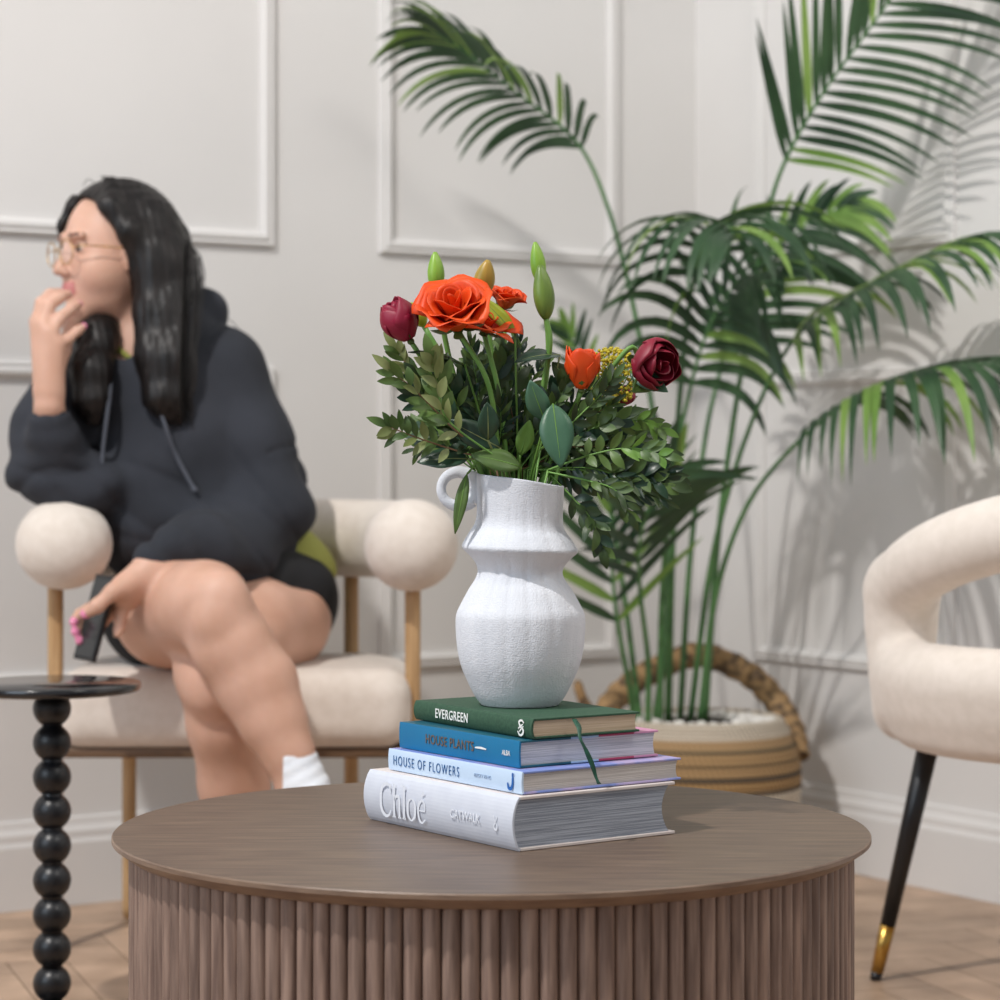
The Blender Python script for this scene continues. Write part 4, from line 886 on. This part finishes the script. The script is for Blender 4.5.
def sprig(pts, nlf, L, wd, mi, label, group=None, a0=55, jitter=.25, seed=0, twig=0, mis=None, opp=True, t0=.25, name='foliage_sprig', rad=.0011):
    rn = random.Random(seed); pts = [Vector(p) for p in pts]; t = thing(name, pts[0], label, 'foliage', group); P3 = catmull(pts, 40); mb = MB(); full = MB()
    full.tube(P3, [rad*(1-.5*i/39) for i in range(40)], 6); stem_pts = [FL_+(pts[0]-FL_)*.05, pts[0]]
    full.tube([FL_+Vector(((pts[0].x-VX)*-.3,0,0)), pts[0]], rad, 6)
    full.build('stem', M_tw if twig else M_st, t)
    ms = [M_lf[mi]]+([M_lf[q] for q in mis] if mis else [])
    for j in range(nlf):
        v = t0+(1-t0)*(j+.6)/nlf; x = v*39; i = min(int(x), 38); p = P3[i].lerp(P3[i+1], x-i); T = (P3[min(i+1,39)]-P3[max(i-1,0)]).normalized(); nr_ = Vector((rn.uniform(-.5,.5), -1, rn.uniform(-.2,.6))).normalized(); S = T.cross(nr_).normalized()
        for sd in ((1,-1) if opp else ((1,) if j % 2 else (-1,))):
            a = math.radians(a0*(1-.5*v))+rn.uniform(-jitter,jitter); d = T*math.cos(a)+S*sd*math.sin(a)+nr_*rn.uniform(-.15,.45); l = L*rn.uniform(.75,1.1)*(1-.35*abs(v-.6)); leafsurf(mb, p, p+d.normalized()*l, wd*rn.uniform(.8,1.15), nr_+Vector((rn.uniform(-.3,.3),0,rn.uniform(-.3,.3))), rn.randrange(len(ms)), nv=6, bend=rn.uniform(-.05,.15))
    leafsurf(mb, P3[-1], P3[-1]+(P3[-1]-P3[-3]).normalized()*L, wd, (0,-1,.2), 0, nv=6)
    mb.build('leaflets', ms, t); return t
sprig([P(500,465,2.5),P(455,430,2.48),P(420,395,2.46),P(393,372,2.45)], 8, .028, .0085, 2, 'olive pistachio sprig fanning out at the left edge of the bouquet', seed=1, twig=1, mis=[1])
sprig([P(495,462,2.49),P(445,447,2.48),P(410,435,2.47),P(390,427,2.465)], 8, .026, .0085, 1, 'lowest green pistachio sprig reaching left over the vase handle', seed=2, twig=1, a0=80, mis=[2])
sprig([P(500,460,2.48),P(448,420,2.46),P(438,385,2.455),P(432,362,2.45)], 7, .030, .0105, 1, 'upright leafy sprig below the large orange rose', seed=3, mis=[2])
sprig([P(480,440,2.52),P(440,400,2.53),P(415,375,2.54),P(398,352,2.54)], 8, .026, .0080, 2, 'olive sprig behind the left pistachio sprig', seed=4, twig=1, mis=[1])
sprig([P(548,470,2.5),P(590,455,2.48),P(630,448,2.47),P(662,455,2.46)], 8, .024, .0085, 1, 'fresh green sprig reaching right toward the palm', seed=5, mis=[4], a0=70)
sprig([P(548,472,2.5),P(585,480,2.48),P(615,490,2.47),P(628,512,2.47)], 8, .022, .0070, 5, 'drooping sprig right of the vase rim', seed=6, mis=[1])
sprig([P(550,475,2.52),P(575,500,2.51),P(592,520,2.50),P(600,545,2.50)], 8, .026, .0095, 5, 'lowest hanging sprig beside the vase neck', seed=7, mis=[1,0])
sprig([P(545,460,2.53),P(600,430,2.53),P(640,420,2.53),P(660,428,2.53)], 9, .022, .0075, 4, 'light sprig under the drooping crimson rose', seed=8, mis=[1])
sprig([P(540,450,2.5),P(575,420,2.5),P(600,395,2.5),P(612,380,2.5)], 8, .022, .007, 1, 'sprig beneath the orange rosebud', seed=10, mis=[5])
# filler greenery massed through the bouquet
rn = random.Random(42)
targets = []
for i in range(88):
    a = rn.uniform(0,1); x = 412+258*a
    top = 330+50*abs(a-.36)*2+ (0 if a < .5 else 40*(a-.5)*2); y = rn.uniform(top, min(455+90*max(0,a-.35), 520)); targets.append((x, y))
for i, (x, y) in enumerate(targets):
    d = 2.50+rn.uniform(0,.13); tip = P(x, y, d); root = P(495+(x-500)*.25, 470, 2.53+rn.uniform(-.015,.03)); mid = root.lerp(tip, .55)+Vector((rn.uniform(-.01,.01),0,rn.uniform(0,.02)))
    zone = ('upper' if y < 410 else 'lower')+' '+('left' if x < 490 else 'middle' if x < 575 else 'right')+' of the bouquet'
    if rn.random() < .6: sprig([root, mid, tip], 11, .022, .0045, 5, 'fine-leaved dark green filler sprig massed in the '+zone, 'fine filler sprigs, '+zone, seed=100+i, mis=[1,0], t0=.15, twig=rn.random() < .4, a0=60, rad=.0009)
    else: sprig([root, mid, tip], 7, .026, .0105, 5, 'broader-leaved green filler sprig massed in the '+zone, 'broad-leaved filler sprigs, '+zone, seed=100+i, mis=[0,1], t0=.2, a0=55, rad=.0009)
# goldenrod
gd = thing('goldenrod', P(610,400,2.56), 'yellow goldenrod head behind the orange rosebud', 'flower'); mb = MB(); ms_ = MB()
for i in range(520):
    a = rn.uniform(0, 2*math.pi); r_ = math.sqrt(rn.random()); p = P(612+28*r_*math.cos(a), 376+29*r_*math.sin(a)*1.0, 2.565+rn.uniform(-.025,.02))
    mb.sphere(p, rn.uniform(.0012,.0022), 6, 4)
for i in range(16):
    a = math.pi*(1+i/15); q = P(612+26*math.cos(a), 385+30*math.sin(a), 2.56); ms_.tube(catmull([P(590,440,2.55), P(602+8*math.cos(a),410,2.56), q], 10), .0007, 5)
mb.build('blooms', M_yel, gd); ms_.build('stem', M_st, gd)
mb = MB(); stem_to(mb, P(590,440,2.55), .0015); mb.build('stem', M_st, gd)
